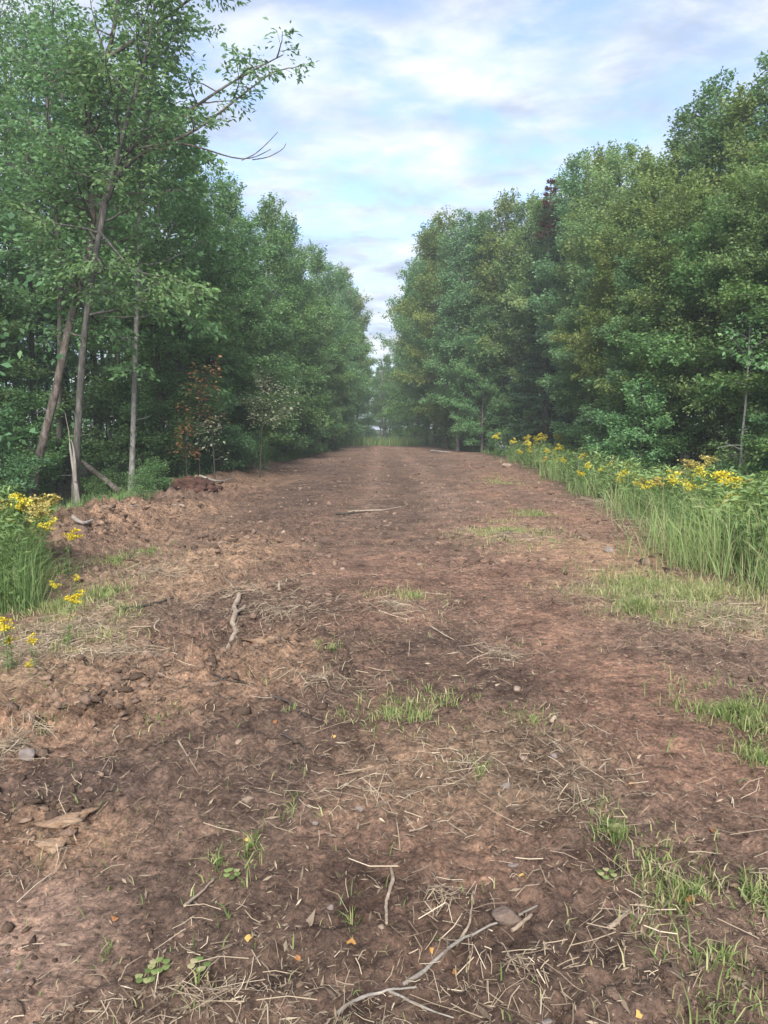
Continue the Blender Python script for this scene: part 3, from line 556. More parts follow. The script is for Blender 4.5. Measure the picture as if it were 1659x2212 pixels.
hero('dark_trunk_tree', 'near-black trunk between the leaning tree and the split snag', [(128, 1062), (127, 980), (126, 880), (130, 760), (128, 600), (120, 450), (110, 330), (100, 200), (92, 60)], 21.5, [24, 20, 17, 15, 13, 11, 9, 5], 'bark_dark', 'leaf_dark', dict(ash, cb=0.45, limbs=20, R=2.0, dens=40), 844)
hero('slim_trunk_tree', 'brown trunk just behind the pale grey one at the left edge', [(352, 1035), (350, 960), (344, 850), (338, 700), (335, 560), (345, 420), (350, 300), (352, 200)], 25, [19, 17, 14, 12, 11, 9, 6], 'bark_dark', 'leaf', dict(ash, cb=0.3, limbs=30, R=2.6, wid=0.6), 855)
hero('mound_tree', 'dark trunk rising right behind the red dirt mound', [(387, 1035), (385, 970), (384, 880), (390, 760), (392, 640), (400, 520), (410, 420)], 25.5, [17, 15, 13, 11, 9, 5], 'bark_dark', 'leaf', dict(ash, cb=0.25, limbs=30, R=2.4, wid=0.6), 866)
hero('birch_tree', 'thin white birch trunk in the gap at the far end', [(831, 935), (828, 880), (826, 830), (824, 780)], 84, [5, 4.5, 4, 2.5], 'bark_pale', 'leaf', dict(ash, cb=0.5, limbs=16, R=1.4, el=[20, 45, 70]), 877)
for k, (lab, pts, d, w) in enumerate([('pale leaning trunk at the right forest edge beside the far track', [(1021, 958), (1014, 900), (1006, 860), (998, 830)], 53, 6), ('straight pale trunk at the right edge, next to the leaning pale one', [(1045, 960), (1044, 890), (1042, 830), (1040, 770)], 54, 5.5),
        ('thin pale trunk under the boughs above the near right goldenrod', [(1597, 1005), (1603, 940), (1610, 880), (1616, 790), (1620, 700)], 19, 9), ('grey trunk in the dark gap, beside the thin pale trunk above near goldenrod', [(1572, 1005), (1578, 930), (1582, 860), (1586, 760)], 21, 12), ('slim grey trunk behind the small fir sapling', [(1440, 1000), (1446, 900), (1450, 800), (1452, 650)], 24, 8)]):
    hero('pole_tree', lab, pts, d, [w, w * 0.9, w * 0.75, w * 0.5], 'bark_pale' if k == 2 else 'bark', 'leaf', dict(ash, cb=0.6, limbs=9, R=1.1, wid=0.6, leaf=.12), 880 + k)

# snag, leaning log, red and pale saplings
def snag():
    g = Geo(); d = 18.3; A = np.array([at(a, b, d) for a, b in ((168, 1086), (163, 1040), (157, 1000), (152, 970), (150, 955))]); base = A[0].copy(); base[2] = float(base_h(*A[0][:2])) - 0.05
    g.tube(A - base, np.array([12, 9, 7, 5, 1.5]) / 2 * d / FPX, 7)
    B = np.array([at(a, b, d - 0.05) for a, b in ((163, 1040), (162, 1000), (159, 970), (154, 950))]); g.tube(B - base, np.array([7, 6, 4, 1]) / 2 * d / FPX, 6)
    C_ = np.array([at(a, b, d) for a, b in ((152, 970), (148, 930), (140, 890))]); g.tube(C_ - base, np.array([2.5, 1.8, .8]) / 2 * d / FPX, 5)
    tag(link('snag', g.mesh('snag', M['deadwood'], True), loc=base), 'split bleached dead snag at the foot of the grey-brown trunk', 'snag')
    g = Geo(); A = np.array([at(a, b, dd) for a, b, dd in ((178, 998, 23), (205, 1020, 22.6), (232, 1040, 22.2), (258, 1062, 21.8))]); base = A[-1].copy()
    g.tube(A - base, np.array([7, 8, 8.5, 8.5]) * 22 / FPX * 0.75, 8); tag(link('fallen_log', g.mesh('fallen_log', M['bark_peel'], True), loc=base), 'dark log leaning down between the split snag and pale grey trunk', 'log')
snag()
def sapling(name, label, pts, d, leafm, seed, R=0.5, limbs=12, leaf=0.10, cb=0.2, dens=34):
    P = np.array([at(a, b, d) for a, b in pts]); base = np.array([P[0][0], d, float(base_h(P[0][0], d)) - 0.05]); P = P - base; P[0, 2] = -0.1
    t = np.linspace(0, 1, 10); S = np.stack([np.interp(t, np.linspace(0, 1, len(P)), P[:, k]) for k in range(3)], -1)
    w, f, _ = grow(S, np.linspace(0.022, 0.006, 10), dict(limbs=limbs, cb=cb, R=R, subs=6, dens=dens, leaf=leaf, el=[0, 15, 50], prof=[0.8, 1, 1, .8, .5]), seed)
    o = root(name, base, label, 'tree'); link('trunk', w.mesh(name + '_t', M['bark_dark'], True), o); link('crown', f.mesh(name + '_c', M[leafm]), o)
sapling('red_maple_sapling', 'maple sapling turned red, hanging over the left dirt edge', [(432, 1035), (430, 960), (428, 880), (455, 800)], 23.5, 'leaf_red', 901, 0.45, 13, 0.12, 0.45, 20)
sapling('orange_maple_sapling', 'low sapling with an orange leaf tuft beside the mound', [(405, 1040), (402, 990), (401, 930)], 23.0, 'leaf_red', 902, 0.25, 8, 0.10, 0.55, 30)
sapling('mottled_sapling', 'thin sapling with mottled pink and white leaves at the dirt edge', [(465, 1040), (462, 990), (458, 930), (450, 915)], 22.5, 'leaf_pale', 903, 0.3, 9, 0.10, 0.3, 18)
sapling('silvery_sapling', 'sapling with pale silvery leaves against the dark left wood', [(560, 1010), (566, 930), (580, 870), (575, 840)], 27, 'leaf_pale', 904, 1.0, 16, 0.11, 0.4, 26)

# undergrowth shrubs: each one a plant
SH = [(205, 1085, 'shrub_a', .55), (240, 1072, 'shrub_a', .7), (306, 1078, 'shrub_a', .5), (330, 1062, 'shrub_a', .62), (335, 1062, 'shrub_b', .6), (105, 1085, 'shrub_a', 0.4), (25, 1062, 'shrub_a', 0.5), (420, 1030, 'shrub_b', 1.0), (500, 1018, 'shrub_b', 1.1), (545, 1010, 'shrub_a', 1.0), (620, 990, 'shrub_b', 1.4), (660, 982, 'shrub_a', 1.3), (710, 972, 'shrub_b', 1.6), (760, 962, 'shrub_a', 1.5),
      (800, 953, 'shrub_b', 1.4), (868, 955, 'shrub_a', 1.4), (905, 960, 'shrub_b', 1.6), (960, 965, 'shrub_a', 1.5), (1005, 972, 'shrub_b', 1.3), (1040, 975, 'shrub_a', 1.4), (1095, 985, 'shrub_a', 1.3), (846, 950, 'shrub_a', 1.3)]
SHL = ['beside the split snag', 'at the leaning log foot', 'left of the pale grey trunk', 'right of the pale grey trunk', 'before the red mound trunk', 'under the leaning tree', 'by the frame edge goldenrod', 'behind the red mound', 'under the red sapling', 'under the silvery sapling', 'midway down the left edge', 'further down the left edge', 'near the far left end', 'at the far left end', 'left of the far gap', 'right of the far gap', 'at the far right end', 'near the far right end', 'under the pale leaning trunk', 'under the straight pale trunk', 'at the far tip of right verge', 'in the middle of the far gap']
for k, ((px, py, key, h), lb) in enumerate(zip(SH, SHL)):
    p = G(px, py); plant(key, 'shrub', p[0], p[1], h, f'low green shrub {lb}', 'shrubs along the clearing', 600 + k, 1.0, 'shrub')

# ------------------------------------------------------------------ goldenrod, asters
def goldenrod(key, H, seed, gold):
    rng = rngs(seed); st = Geo(); lf = Geo(); fl = Geo()
    az = rng.random() * 6.28; n = 9; t = np.linspace(0, 1, n); bend = np.array([cos(az), sin(az)]) * 0.18 * H
    S = np.column_stack([bend[0] * t ** 2.2, bend[1] * t ** 2.2, H * t * (1 - 0.03 * t)])
    st.tube(S, np.linspace(0.006, 0.003, n), 5)
    m = 60; tt = rng.uniform(0.08, 0.86, m); a = rng.random(m) * 6.28; out = np.stack([np.cos(a), np.sin(a), np.full(m, 0.35)], -1)
    leaves_to(lf, along(S, tt), out, 0.13 * H, rng, 0.35, 0.2, droop=0.1)
    for k in range(14):                       # plume: arching sprays
        t0 = rng.uniform(0.80, 1.0); a = az + rng.normal() * 1.5; L = H * rng.uniform(0.07, 0.17) * (1.25 - (t0 - 0.8) * 2.5)
        p = limb(along(S, t0), [cos(a) * 0.9, sin(a) * 0.9, 0.7], L, rng, 4, 0.05, -0.22); st.tube(p, np.linspace(0.002, 0.001, 5), 3, cap=False)
        q = 20; pos = along(p, rng.random(q)) + rng.normal(size=(q, 3)) * 0.012
        leaves_to(fl, pos, rng.normal(size=(q, 3)) + np.array([0, 0, 0.4]), 0.030, rng, 0.9, 0.9, droop=0)
    PROTO[key] = (H, st.mesh(key + '_s', M['gstem'], True), lf.mesh(key + '_l', M['gstem']), fl.mesh(key + '_f', M['gold' if gold else 'gold_faded']))
goldenrod('gr0', 1.0, 1001, True); goldenrod('gr1', 1.0, 1002, True); goldenrod('gr2', 1.0, 1003, False); goldenrod('gr3', 1.0, 1004, True)
def put_goldenrod(p, h, key, label, group, seed):
    pr = PROTO[key]; o = root('goldenrod', (p[0], p[1], float(base_h(p[0], p[1])) - 0.03), label, 'goldenrod', group, rngs(seed).random() * 6.28, (h * 1.05, h * 1.05, h))
    link('stem', pr[1], o); link('leaves', pr[2], o); link('blossoms', pr[3], o)
CL = [  # clump: picture (x, top y), distance, count, spread m, height range, label, faded share
    (1180, 950, 36, 15, 1.5, 'goldenrod in the far clump at the tip of the right verge', .1),
    (1170, 960, 31, 9, .9, 'goldenrod on the near side of the far right clump', .1),
    (1345, 1005, 19, 8, 0.8, 'goldenrod in the middle clump of the right verge', .2),
    (1375, 1015, 16.5, 5, 0.4, 'goldenrod low in front of the middle right clump', .2),
    (1462, 1030, 14.5, 7, 0.55, 'goldenrod between the middle and near clumps of the right verge', .15),
    (1545, 1020, 12.5, 8, 0.6, 'goldenrod in the dense near clump of the right verge', .45),
    (1600, 1035, 11.5, 6, 0.5, 'goldenrod before the dense near clump of the right verge', .2),
    (1290, 985, 24, 6, 1.1, 'goldenrod scattered between the far and middle right clumps', .2),
    (1430, 1040, 14, 5, .8, 'goldenrod scattered low before the near right clump', .3),
    (1650, 1070, 10.5, 5, 0.35, 'goldenrod at the right frame edge', .3),
    (1580, 1085, 10.5, 3, 0.3, 'short goldenrod low in the near right grass', .1),
    (1500, 990, 13.6, 2, 0.15, 'tall faded goldenrod standing above the near right clump', 1.0),
    (5, 1085, 8.6, 6, 0.25, 'goldenrod in the tall clump at the left frame edge', .5),
    (28, 1066, 9.0, 2, 0.1, 'tallest bright goldenrod of the left clump', 0),
    (66, 1100, 9.0, 2, 0.15, 'faded goldenrod on the track side of the left clump', 1.0),
    (96, 1120, 8.6, 2, 0.08, 'small goldenrod leaning over the dirt, left clump', 0),
    (15, 1310, 5.2, 4, 0.16, 'flopped goldenrod close by at the left frame edge', 0),
    (62, 1390, 4.9, 2, 0.06, 'lowest goldenrod tuft on the left straw', 0),
    (110, 1250, 7.0, 3, 0.2, 'short goldenrod tufts behind the left straw', 0)]
for k, (px, top, d, n, spd, lab, faded) in enumerate(CL):
    r = rngs(1100 + k)
    XY = sorted([((px - W2) / FPX * d + r.normal() * spd, d + r.normal() * spd * 1.4) for _ in range(n)], key=lambda q: q[0] / q[1])
    for i, (x, y) in enumerate(XY):
        zt = at(px, top + r.uniform(-16, 12), d)[2]; h = max(0.18, zt - float(base_h(x, y)) + r.normal() * 0.05)
        put_goldenrod((x, y), h, 'gr2' if r.random() < faded else ('gr0', 'gr1', 'gr3')[i % 3], lab.replace('goldenrod', 'goldenrod, ' + ORD[i] + ' from the left', 1) if n > 1 else lab, lab.replace('goldenrod', 'goldenrod plants') if n > 1 else None, 1200 + 40 * k + i)
def aster(seed):
    rng = rngs(seed); st = Geo(); lf = Geo(); fl = Geo()
    for k in range(6):
        a = rng.random() * 6.28; p = limb([0, 0, 0], [cos(a) * .35, sin(a) * .35, 1], rng.uniform(.6, .95), rng, 5, .08); st.tube(p, np.linspace(.004, .002, 6), 4)
        m = 26; leaves_to(lf, along(p, rng.uniform(.1, .95, m)), rng.normal(size=(m, 3)), .09, rng, .5, .35)
        m = 12; leaves_to(fl, p[-1] + rng.normal(size=(m, 3)) * .07, rng.normal(size=(m, 3)), .035, rng, .8, 1.0)
    PROTO['aster'] = (1, st.mesh('aster_s', M['gstem']), lf.mesh('aster_l', M['gstem']), fl.mesh('aster_f', M['white']))
aster(1301)
for k, (px, py, d, lab) in enumerate([(1075, 985, 44, 'white aster at the far tip of the right verge'), (1095, 982, 43, 'second white aster beside the far right verge tip'), (1265, 1005, 22, 'white aster behind the middle right grass'), (1330, 1000, 20, 'white aster next to the middle right goldenrod')]):
    x = (px - W2) / FPX * d; o = root('aster', (x, d, float(base_h(x, d)) - .03), lab, 'aster', None, k * 1.3, 1.0)
    link('stem', PROTO['aster'][1], o); link('leaves', PROTO['aster'][2], o); link('blossoms', PROTO['aster'][3], o)

# ------------------------------------------------------------------ grass and straw
def blades(g, x, y, h, w, rng, lean=0.35, tone=None, z=None):
    n = len(x)
    if n == 0: return
    z = (Hh(x, y) - 0.01) if z is None else z
    b = np.stack([x, y, z], -1); a = rng.random(n) * 2 * pi; a2 = rng.random(n) * 2 * pi
    side = np.stack([np.cos(a), np.sin(a), 0 * a], -1) * (w / 2)[:, None]
    ld = np.stack([np.cos(a2), np.sin(a2), 0 * a], -1); l = np.abs(rng.normal(size=n)) * lean
    m = b + ld * (h * l * 0.35)[:, None] + np.array([0, 0, 1]) * (h * 0.58)[:, None]
    t = b + ld * (h * l * 1.1)[:, None] + np.array([0, 0, 1]) * (h * (1 - 0.28 * np.minimum(l, 1.6)))[:, None]
    v = np.stack([b - side, b + side, m + side * .8, m - side * .8, t], 1).reshape(-1, 3); i = np.arange(n)[:, None] * 5
    f = np.concatenate([i + np.array([[0, 1, 2]]), i + np.array([[0, 2, 3]]), i + np.array([[3, 2, 4]])]); tn = rng.beta(2.5, 2.5, n) if tone is None else tone
    g.add(v, f, np.tile(tn, 3))
def inell(e, n, rng, warp=True):
    cx, cy_, rx, ry = e; r = np.abs(rng.normal(size=n)) * 0.55; a = rng.random(n) * 2 * pi
    return cx + rx * r * np.cos(a), np.maximum(cy_ + ry * r * np.sin(a), 1.5)
def clumped(x, y, rng, s, thr=0.0, f=2.2):
    k = fbm(x * f, y * f, 2, s) > thr - 0.15 * rng.random(len(x)); return x[k], y[k]
GP = [  # px, py, rx, ry, n, h0, h1, dry
    (1095, 1152, 105, 28, 3800, .05, .12, .45), (1155, 1112, 55, 9, 900, .05, .11, .2), (1080, 1040, 60, 14, 1100, .05, .12, .4), (1400, 1275, 150, 40, 3600, .06, .16, .35), (1385, 1325, 90, 26, 1800, .05, .14, .25), (1540, 1300, 130, 45, 2600, .08, .2, .5),
    (1590, 1545, 110, 55, 2600, .05, .13, .1), (1640, 1640, 60, 40, 600, .04, .10, .2), (1470, 1960, 150, 190, 1300, .03, .09, .25), (1560, 2080, 150, 150, 900, .03, .09, .3), (1400, 1990, 60, 60, 600, .05, .11, .1), (1330, 1810, 50, 60, 380, .04, .09, .15), (1290, 1760, 40, 30, 200, .03, .08, .1), (1620, 1950, 80, 60, 500, .04, .09, .2), (1520, 2190, 60, 60, 260, .05, .11, .1),
    (930, 1545, 75, 35, 1100, .04, .11, .25), (745, 1540, 40, 22, 330, .05, .12, .05), (840, 1540, 90, 40, 480, .04, .10, .2), (1070, 1530, 60, 28, 260, .03, .08, .2), (1150, 1570, 60, 30, 160, .03, .08, .2), (860, 1305, 90, 26, 900, .05, .12, .6), (890, 1298, 25, 16, 260, .05, .12, .1), (720, 1410, 40, 22, 160, .04, .1, .3), (715, 1450, 20, 14, 80, .04, .09, .1),
    (505, 1930, 34, 42, 210, .05, .13, .05), (545, 1830, 24, 40, 70, .05, .12, .1), (650, 1840, 28, 28, 110, .06, .13, .05), (470, 1870, 30, 30, 60, .04, .08, .1), (300, 2110, 40, 16, 70, .04, .09, .2), (430, 2110, 60, 30, 110, .05, .10, .4), (970, 1700, 30, 40, 60, .07, .14, .2), (1040, 1690, 30, 40, 40, .07, .13, .2), (620, 1740, 26, 20, 50, .03, .08, .1), (700, 1760, 30, 20, 40, .03, .07, .1), (230, 2055, 14, 14, 26, .03, .06, .1), (760, 1990, 16, 30, 26, .05, .1, .2),
    (255, 1200, 55, 18, 900, .05, .13, .2), (330, 1175, 45, 12, 600, .05, .12, .15), (225, 1275, 75, 28, 900, .05, .13, .25), (240, 1330, 55, 30, 700, .05, .12, .2), (120, 1300, 110, 50, 1600, .06, .15, .5), (150, 1390, 120, 50, 1300, .04, .12, .6), (60, 1240, 70, 26, 1200, .1, .25, .15), (30, 1270, 50, 30, 700, .1, .25, .1), (560, 1460, 60, 40, 60, .03, .07, .3), (350, 1560, 40, 30, 120, .03, .08, .4), (100, 1580, 40, 30, 120, .03, .08, .5), (640, 1530, 30, 30, 40, .04, .08, .2)]
def grass():
    g = Geo(); rng = rngs(1500)
    for k, (px, py, rx, ry, n, h0, h1, dry) in enumerate(GP):
        e = ell(px, py, rx, ry); x, y = inell((e[0], e[1], e[2] * 1.25, e[3] * 1.25), int(n * (.8 if e[1] < 6 else 1.2)), rng); x, y = clumped(x, y, rng, 200 + k, 0.0, 3.5 if e[1] < 6 else 2)
        m = len(x); tone = np.where(rng.random(m) < dry + .15, rng.uniform(.85, 1, m), rng.beta(2.4, 2.6, m) * .85)
        blades(g, x, y, rng.uniform(h0 * .5, h1 * .85, m), rng.uniform(.003, .0065, m) * (1 + 0.05 * e[1]), rng, 0.8, tone)
    n = 5200; x = rng.uniform(-3.5, 4, n); y = 1.7 + 16 * rng.random(n) ** 1.7; x, y = clumped(x, y, rng, 260, 0.18, 1.3); m = len(x)
    blades(g, x, y, rng.uniform(.02, .07, m), rng.uniform(.003, .006, m), rng, 0.6, np.where(rng.random(m) < .5, .95, rng.random(m) * .7))
    tag(link('grass', g.mesh('grass', M['grass'])), 'short green grass sprouting in patches on the dirt', 'grass', kind='stuff')
    # tall verge
    g = Geo(); rng = rngs(1501)
    n = 34000; y = 7.2 + 36 * rng.random(n) ** 1.9; o = rng.gamma(2.2, 0.95, n); x = XR(y) + 0.10 + o - 0.9 * fbm(y * .7, y * 0 + 2, 3, 5) - .1 + rng.normal(size=n) * .2
    k = (o < 5.5) & (fbm(x * 1.6, y * 1.6, 2, 290) > -0.30); x, y, o = x[k], y[k], o[k]; m = len(x)
    h = (0.28 + 0.62 * sstep(0, 0.55, o)) * (0.85 + 0.6 * fbm(x * 1.1, y * 1.1, 2, 295)) * rng.uniform(.45, 1.15, m)
    blades(g, x, y, h, rng.uniform(.0035, .0075, m) * (1 + 0.035 * y), rng, 0.7, np.where(rng.random(m) < 0.07 + 0.3 * (o < 0.5), rng.uniform(.86, 1, m), np.clip(rng.beta(2.4, 2.6, m) * .8 + .5 * fbm(x * .8, y * .8, 2, 297), 0, .87)), z=base_h(x, y) - 0.02)
    n = 6500; y = 7.0 + rng.random(n) ** 1.3 * 3.0; x = rng.normal(size=n) * 0.40 - 3.75 - 0.42 * (y - 7.4) * 1.0; k = (x < -0.482 * y + 0.35 * fbm(y * 2, x * 2, 2, 3) * 1 + .1); x, y = x[k], y[k]; m = len(x)
    blades(g, x, y, rng.uniform(.3, .8, m), rng.uniform(.004, .008, m), rng, 0.65, np.where(rng.random(m) < .06, .93, rng.beta(2.2, 3.2, m) * .85), z=base_h(x, y) - 0.02)
    n = 9000; y = rng.uniform(74, 92, n); x = rng.normal(size=n) * 6; blades(g, x, y, rng.uniform(.5, 1.3, n), rng.uniform(.03, .07, n), rng, .4, rng.random(n) * .96, z=base_h(x, y) - 0.05)
    n = 12000; s = rng.random(n) < .6; y = 10 + rng.random(n) ** 1.5 * 62; x = np.where(s, XL(y) - .7 - rng.gamma(1.6, .7, n), XR(y) + .4 + rng.gamma(1.5, .7, n)); k = (y > 20) | s; x, y = x[k], y[k]; m = len(x)
    blades(g, x, y, rng.uniform(.12, .5, m), rng.uniform(.008, .016, m) * (1 + .02 * y), rng, .5, rng.beta(2, 3, m) * .9, z=base_h(x, y) - 0.03)
    # leafy weeds among the blades
    ns = 4000; y = 7.6 + 36 * rng.random(ns) ** 1.6; o = 0.25 + rng.gamma(2.0, .9, ns); x = XR(y) + o; hs = (.35 + .6 * sstep(.1, .9, o)) * rng.uniform(.55, 1.05, ns) * (0.9 + 0.5 * fbm(x * 1.1, y * 1.1, 2, 295)); z0 = base_h(x, y)
    lx, ly = rng.normal(size=ns) * .12, rng.normal(size=ns) * .12; tn = np.clip(.42 + .45 * fbm(x * .8, y * .8, 2, 299) + .15 * rng.normal(size=ns), 0, .85)
    for q in range(24):
        f = (q + rng.random(ns)) / 24; a = q * 2.4 + rng.random(ns) * 2; pos = np.stack([x + lx * f * f * hs, y + ly * f * f * hs, z0 + hs * (.12 + .88 * f)], -1)
        leaves_to(g, pos, np.stack([np.cos(a), np.sin(a), .5 + 0 * a], -1) * 1.5, .14, rng, .6, .30, tone=np.clip(tn + .12 * rng.normal(size=ns), 0, .87))
    n = 260; y = 8 + 26 * rng.random(n) ** 1.5; x = XR(y) + .2 + rng.gamma(2, .8, n); blades(g, x, y, rng.uniform(.8, 1.25, n), rng.uniform(.006, .010, n), rng, .45, rng.uniform(.88, 1, n), z=base_h(x, y) - .02)
    n = 9000; y = 7.6 + 36 * rng.random(n) ** 1.7; o = 0.1 + rng.gamma(2.2, .85, n); x = XR(y) + o; pos = np.stack([x, y, base_h(x, y) + rng.uniform(.03, .6, n)], -1)
    leaves_to(g, pos, rng.normal(size=(n, 3)) + np.array([0, 0, .5]), 0.09, rng, .6, .3, tone=np.clip(rng.beta(2, 3, n) * .7, 0, .87))
    n = 3500; y = rng.uniform(7.0, 10, n); x = -0.485 * y - np.abs(rng.normal(size=n)) * .5 + .05; pos = np.stack([x, y, base_h(x, y) + rng.uniform(.05, .8, n)], -1)
    leaves_to(g, pos, rng.normal(size=(n, 3)) + np.array([0, 0, .5]), 0.10, rng, .6, .25, tone=rng.beta(2, 3, n) * .85)
    tag(link('tall_grass', g.mesh('tall_grass', M['verge'])), 'tall green grass and weeds along both verges of the track', 'grass', kind='stuff')
grass()

def ribbons(g, x, y, L, w, rng, ang=None, lift=0.012, tone=None, z=None):
    n = len(x); a = rng.random(n) * 2 * pi if ang is None else ang
    d = np.stack([np.cos(a), np.sin(a)], -1); bend = rng.normal(size=n) * 0.18; pd = np.stack([-d[:, 1], d[:, 0]], -1)
    P = []
    for s in (-.5, 0, .5):
        q = np.stack([x, y], -1) + d * (L * s)[:, None] + pd * (L * bend * (0.25 - s * s) * 2)[:, None]
        zz = Hh(q[:, 0], q[:, 1]) + lift * rng.random(n) * (1.6 if s else 1.0) + 0.004
        P.append(np.column_stack([q, zz]))
    P[1][:, 2] = np.maximum(P[1][:, 2], (P[0][:, 2] + P[2][:, 2]) / 2)
    sd = np.column_stack([pd, rng.normal(size=n) * 0.5]); sd = unit(sd) * (w / 2)[:, None]; th = np.array([0, 0, 1.0]) * (w * .5)[:, None]
    v = np.stack([P[0] - sd, P[0] + sd, P[0] + th, P[1] - sd, P[1] + sd, P[1] + th, P[2] - sd, P[2] + sd, P[2] + th], 1).reshape(-1, 3)
    i = np.arange(n)[:, None] * 9; f = np.concatenate([i + np.array([q]) for q in ([0, 3, 5, 2], [2, 5, 4, 1], [3, 6, 8, 5], [5, 8, 7, 4])])
    tn = rng.beta(2, 2, n) if tone is None else tone
    g.add(v, f, np.tile(tn, 4))
def straw():
    g = Geo(); rng = rngs(1600)
    n = 30000; d = 1.6 + 19 * rng.random(n) ** 1.8; x = rng.uniform(-.62, .62, n) * d; y = d
    keep = (fbm(x * 1.3, y * 1.3, 3, 310) + 0.35 * rng.normal(size=n) > -0.12) & (x > XL(y)) & (x < XR(y) + .3)
    for e in SMOOTH: keep &= ~((emask(e, x, y, .5, .3, 3) > .5) & (rng.random(n) < .75))
    x, y = x[keep], y[keep]; m = len(x); ribbons(g, x, y, rng.gamma(1.5, .017, m) + .008, rng.uniform(.0014, .0030, m) * (1 + .05 * y), rng, tone=rng.beta(1.8, 2.2, m))
    for k, (px, py, rx, ry, n, l) in enumerate([(1085, 1425, 62, 36, 380, .08), (850, 1315, 130, 34, 420, .11), (1000, 1650, 300, 110, 300, .06), (1200, 1620, 190, 110, 150, .07), (950, 1960, 130, 110, 130, .06), (450, 2165, 190, 45, 70, .11), (120, 1370, 170, 80, 2600, .12), (330, 1230, 140, 40, 900, .12), (600, 1330, 200, 80, 900, .09), (30, 1620, 70, 60, 420, .12), (1420, 1300, 200, 70, 1700, .12), (1560, 1330, 140, 60, 1400, .15), (1400, 1130, 160, 50, 1300, .16), (1300, 1090, 100, 26, 700, .16), (1120, 2130, 420, 140, 180, .06), (1380, 2000, 260, 170, 180, .06), (800, 1720, 300, 80, 220, .07), (1100, 1155, 130, 30, 700, .12), (500, 1290, 160, 60, 500, .09), (250, 1420, 200, 40, 600, .1), (1250, 1740, 240, 110, 240, .07), (700, 1480, 200, 60, 400, .08)]):
        x, y = inell(ell(px, py, rx, ry), n, rng); n = int(n * .75); x, y = x[:n], y[:n]; ribbons(g, x, y, rng.gamma(2, l / 2.6, n), rng.uniform(.0015, .0034, n) * (1 + .06 * y), rng, lift=.025, tone=rng.beta(2.2, 2.2, n))
    n = 150; d = 1.8 + 8 * rng.random(n) ** 1.6; x = rng.uniform(-.5, .55, n) * d; ribbons(g, x, d, rng.uniform(.08, .22, n), rng.uniform(.002, .004, n), rng, lift=.04, tone=rng.uniform(.5, 1, n))
    n = 78000; d = 1.5 + 24 * rng.random(n) ** 2.1; x = rng.uniform(-.62, .62, n) * d; y = d
    keep = (x > XL(y) - .2) & (x < XR(y) + .3) & (fbm(x * 1.7, y * 1.7, 3, 350) + .4 * rng.normal(size=n) > -.1)
    for e in SMOOTH: keep &= ~((emask(e, x, y, .5, .3, 3) > .5) & (rng.random(n) < .6))
    x, y = x[keep], y[keep]; m = len(x); a = rng.random(m) * 2 * pi; L = (rng.gamma(1.5, .009, m) + .006) * (1 + .04 * y); w = L * rng.uniform(.07, .2, m)
    dx = np.stack([np.cos(a), np.sin(a), rng.normal(size=m) * .25], -1) * (L / 2)[:, None]; dy = np.stack([-np.sin(a), np.cos(a), rng.normal(size=m) * .5], -1) * (w / 2)[:, None]
    c = np.stack([x, y, Hh(x, y) + .004 + .004 * rng.random(m)], -1); v = np.stack([c - dx, c + dy, c + dx, c - dy], 1).reshape(-1, 3)
    g.add(v, np.arange(m * 4).reshape(-1, 4), rng.beta(1.3, 2.8, m))
    tag(link('straw', g.mesh('straw', M['straw'])), 'dry straw bits strewn over the dirt', 'straw', kind='stuff')
straw()

# ------------------------------------------------------------------ clods, stones, sticks
def ico(sub):
    import bmesh
    bm = bmesh.new(); bmesh.ops.create_icosphere(bm, subdivisions=sub, radius=1); v = np.array([q.co[:] for q in bm.verts]); f = np.array([[q.index for q in p.verts] for p in bm.faces]); bm.free(); return v, f
ICO1, ICO2, ICO3 = ico(1), ico(2), ico(3)
def lump(ic, rng, rough=0.25, flatz=0.7):
    v, f = ic; o = rng.random(3) * 50; a = rng.normal(size=(9, 3)); a = unit(a); c = rng.uniform(.42, .9, 9)
    r = 1 + rough * (vnoise(v[:, 0] * 1.7 + o[0], v[:, 1] * 1.7 + v[:, 2] * 1.3 + o[1]) + .5 * vnoise(v[:, 1] * 4 + o[2], v[:, 2] * 4 + v[:, 0] * 3 + o[0]))
    w = v * r[:, None]
    for k in range(9):
        h = w @ a[k]; w = w - a[k] * np.maximum(h - c[k], 0)[:, None] * .92
    return w * np.array([1, rng.uniform(.65, 1), flatz])
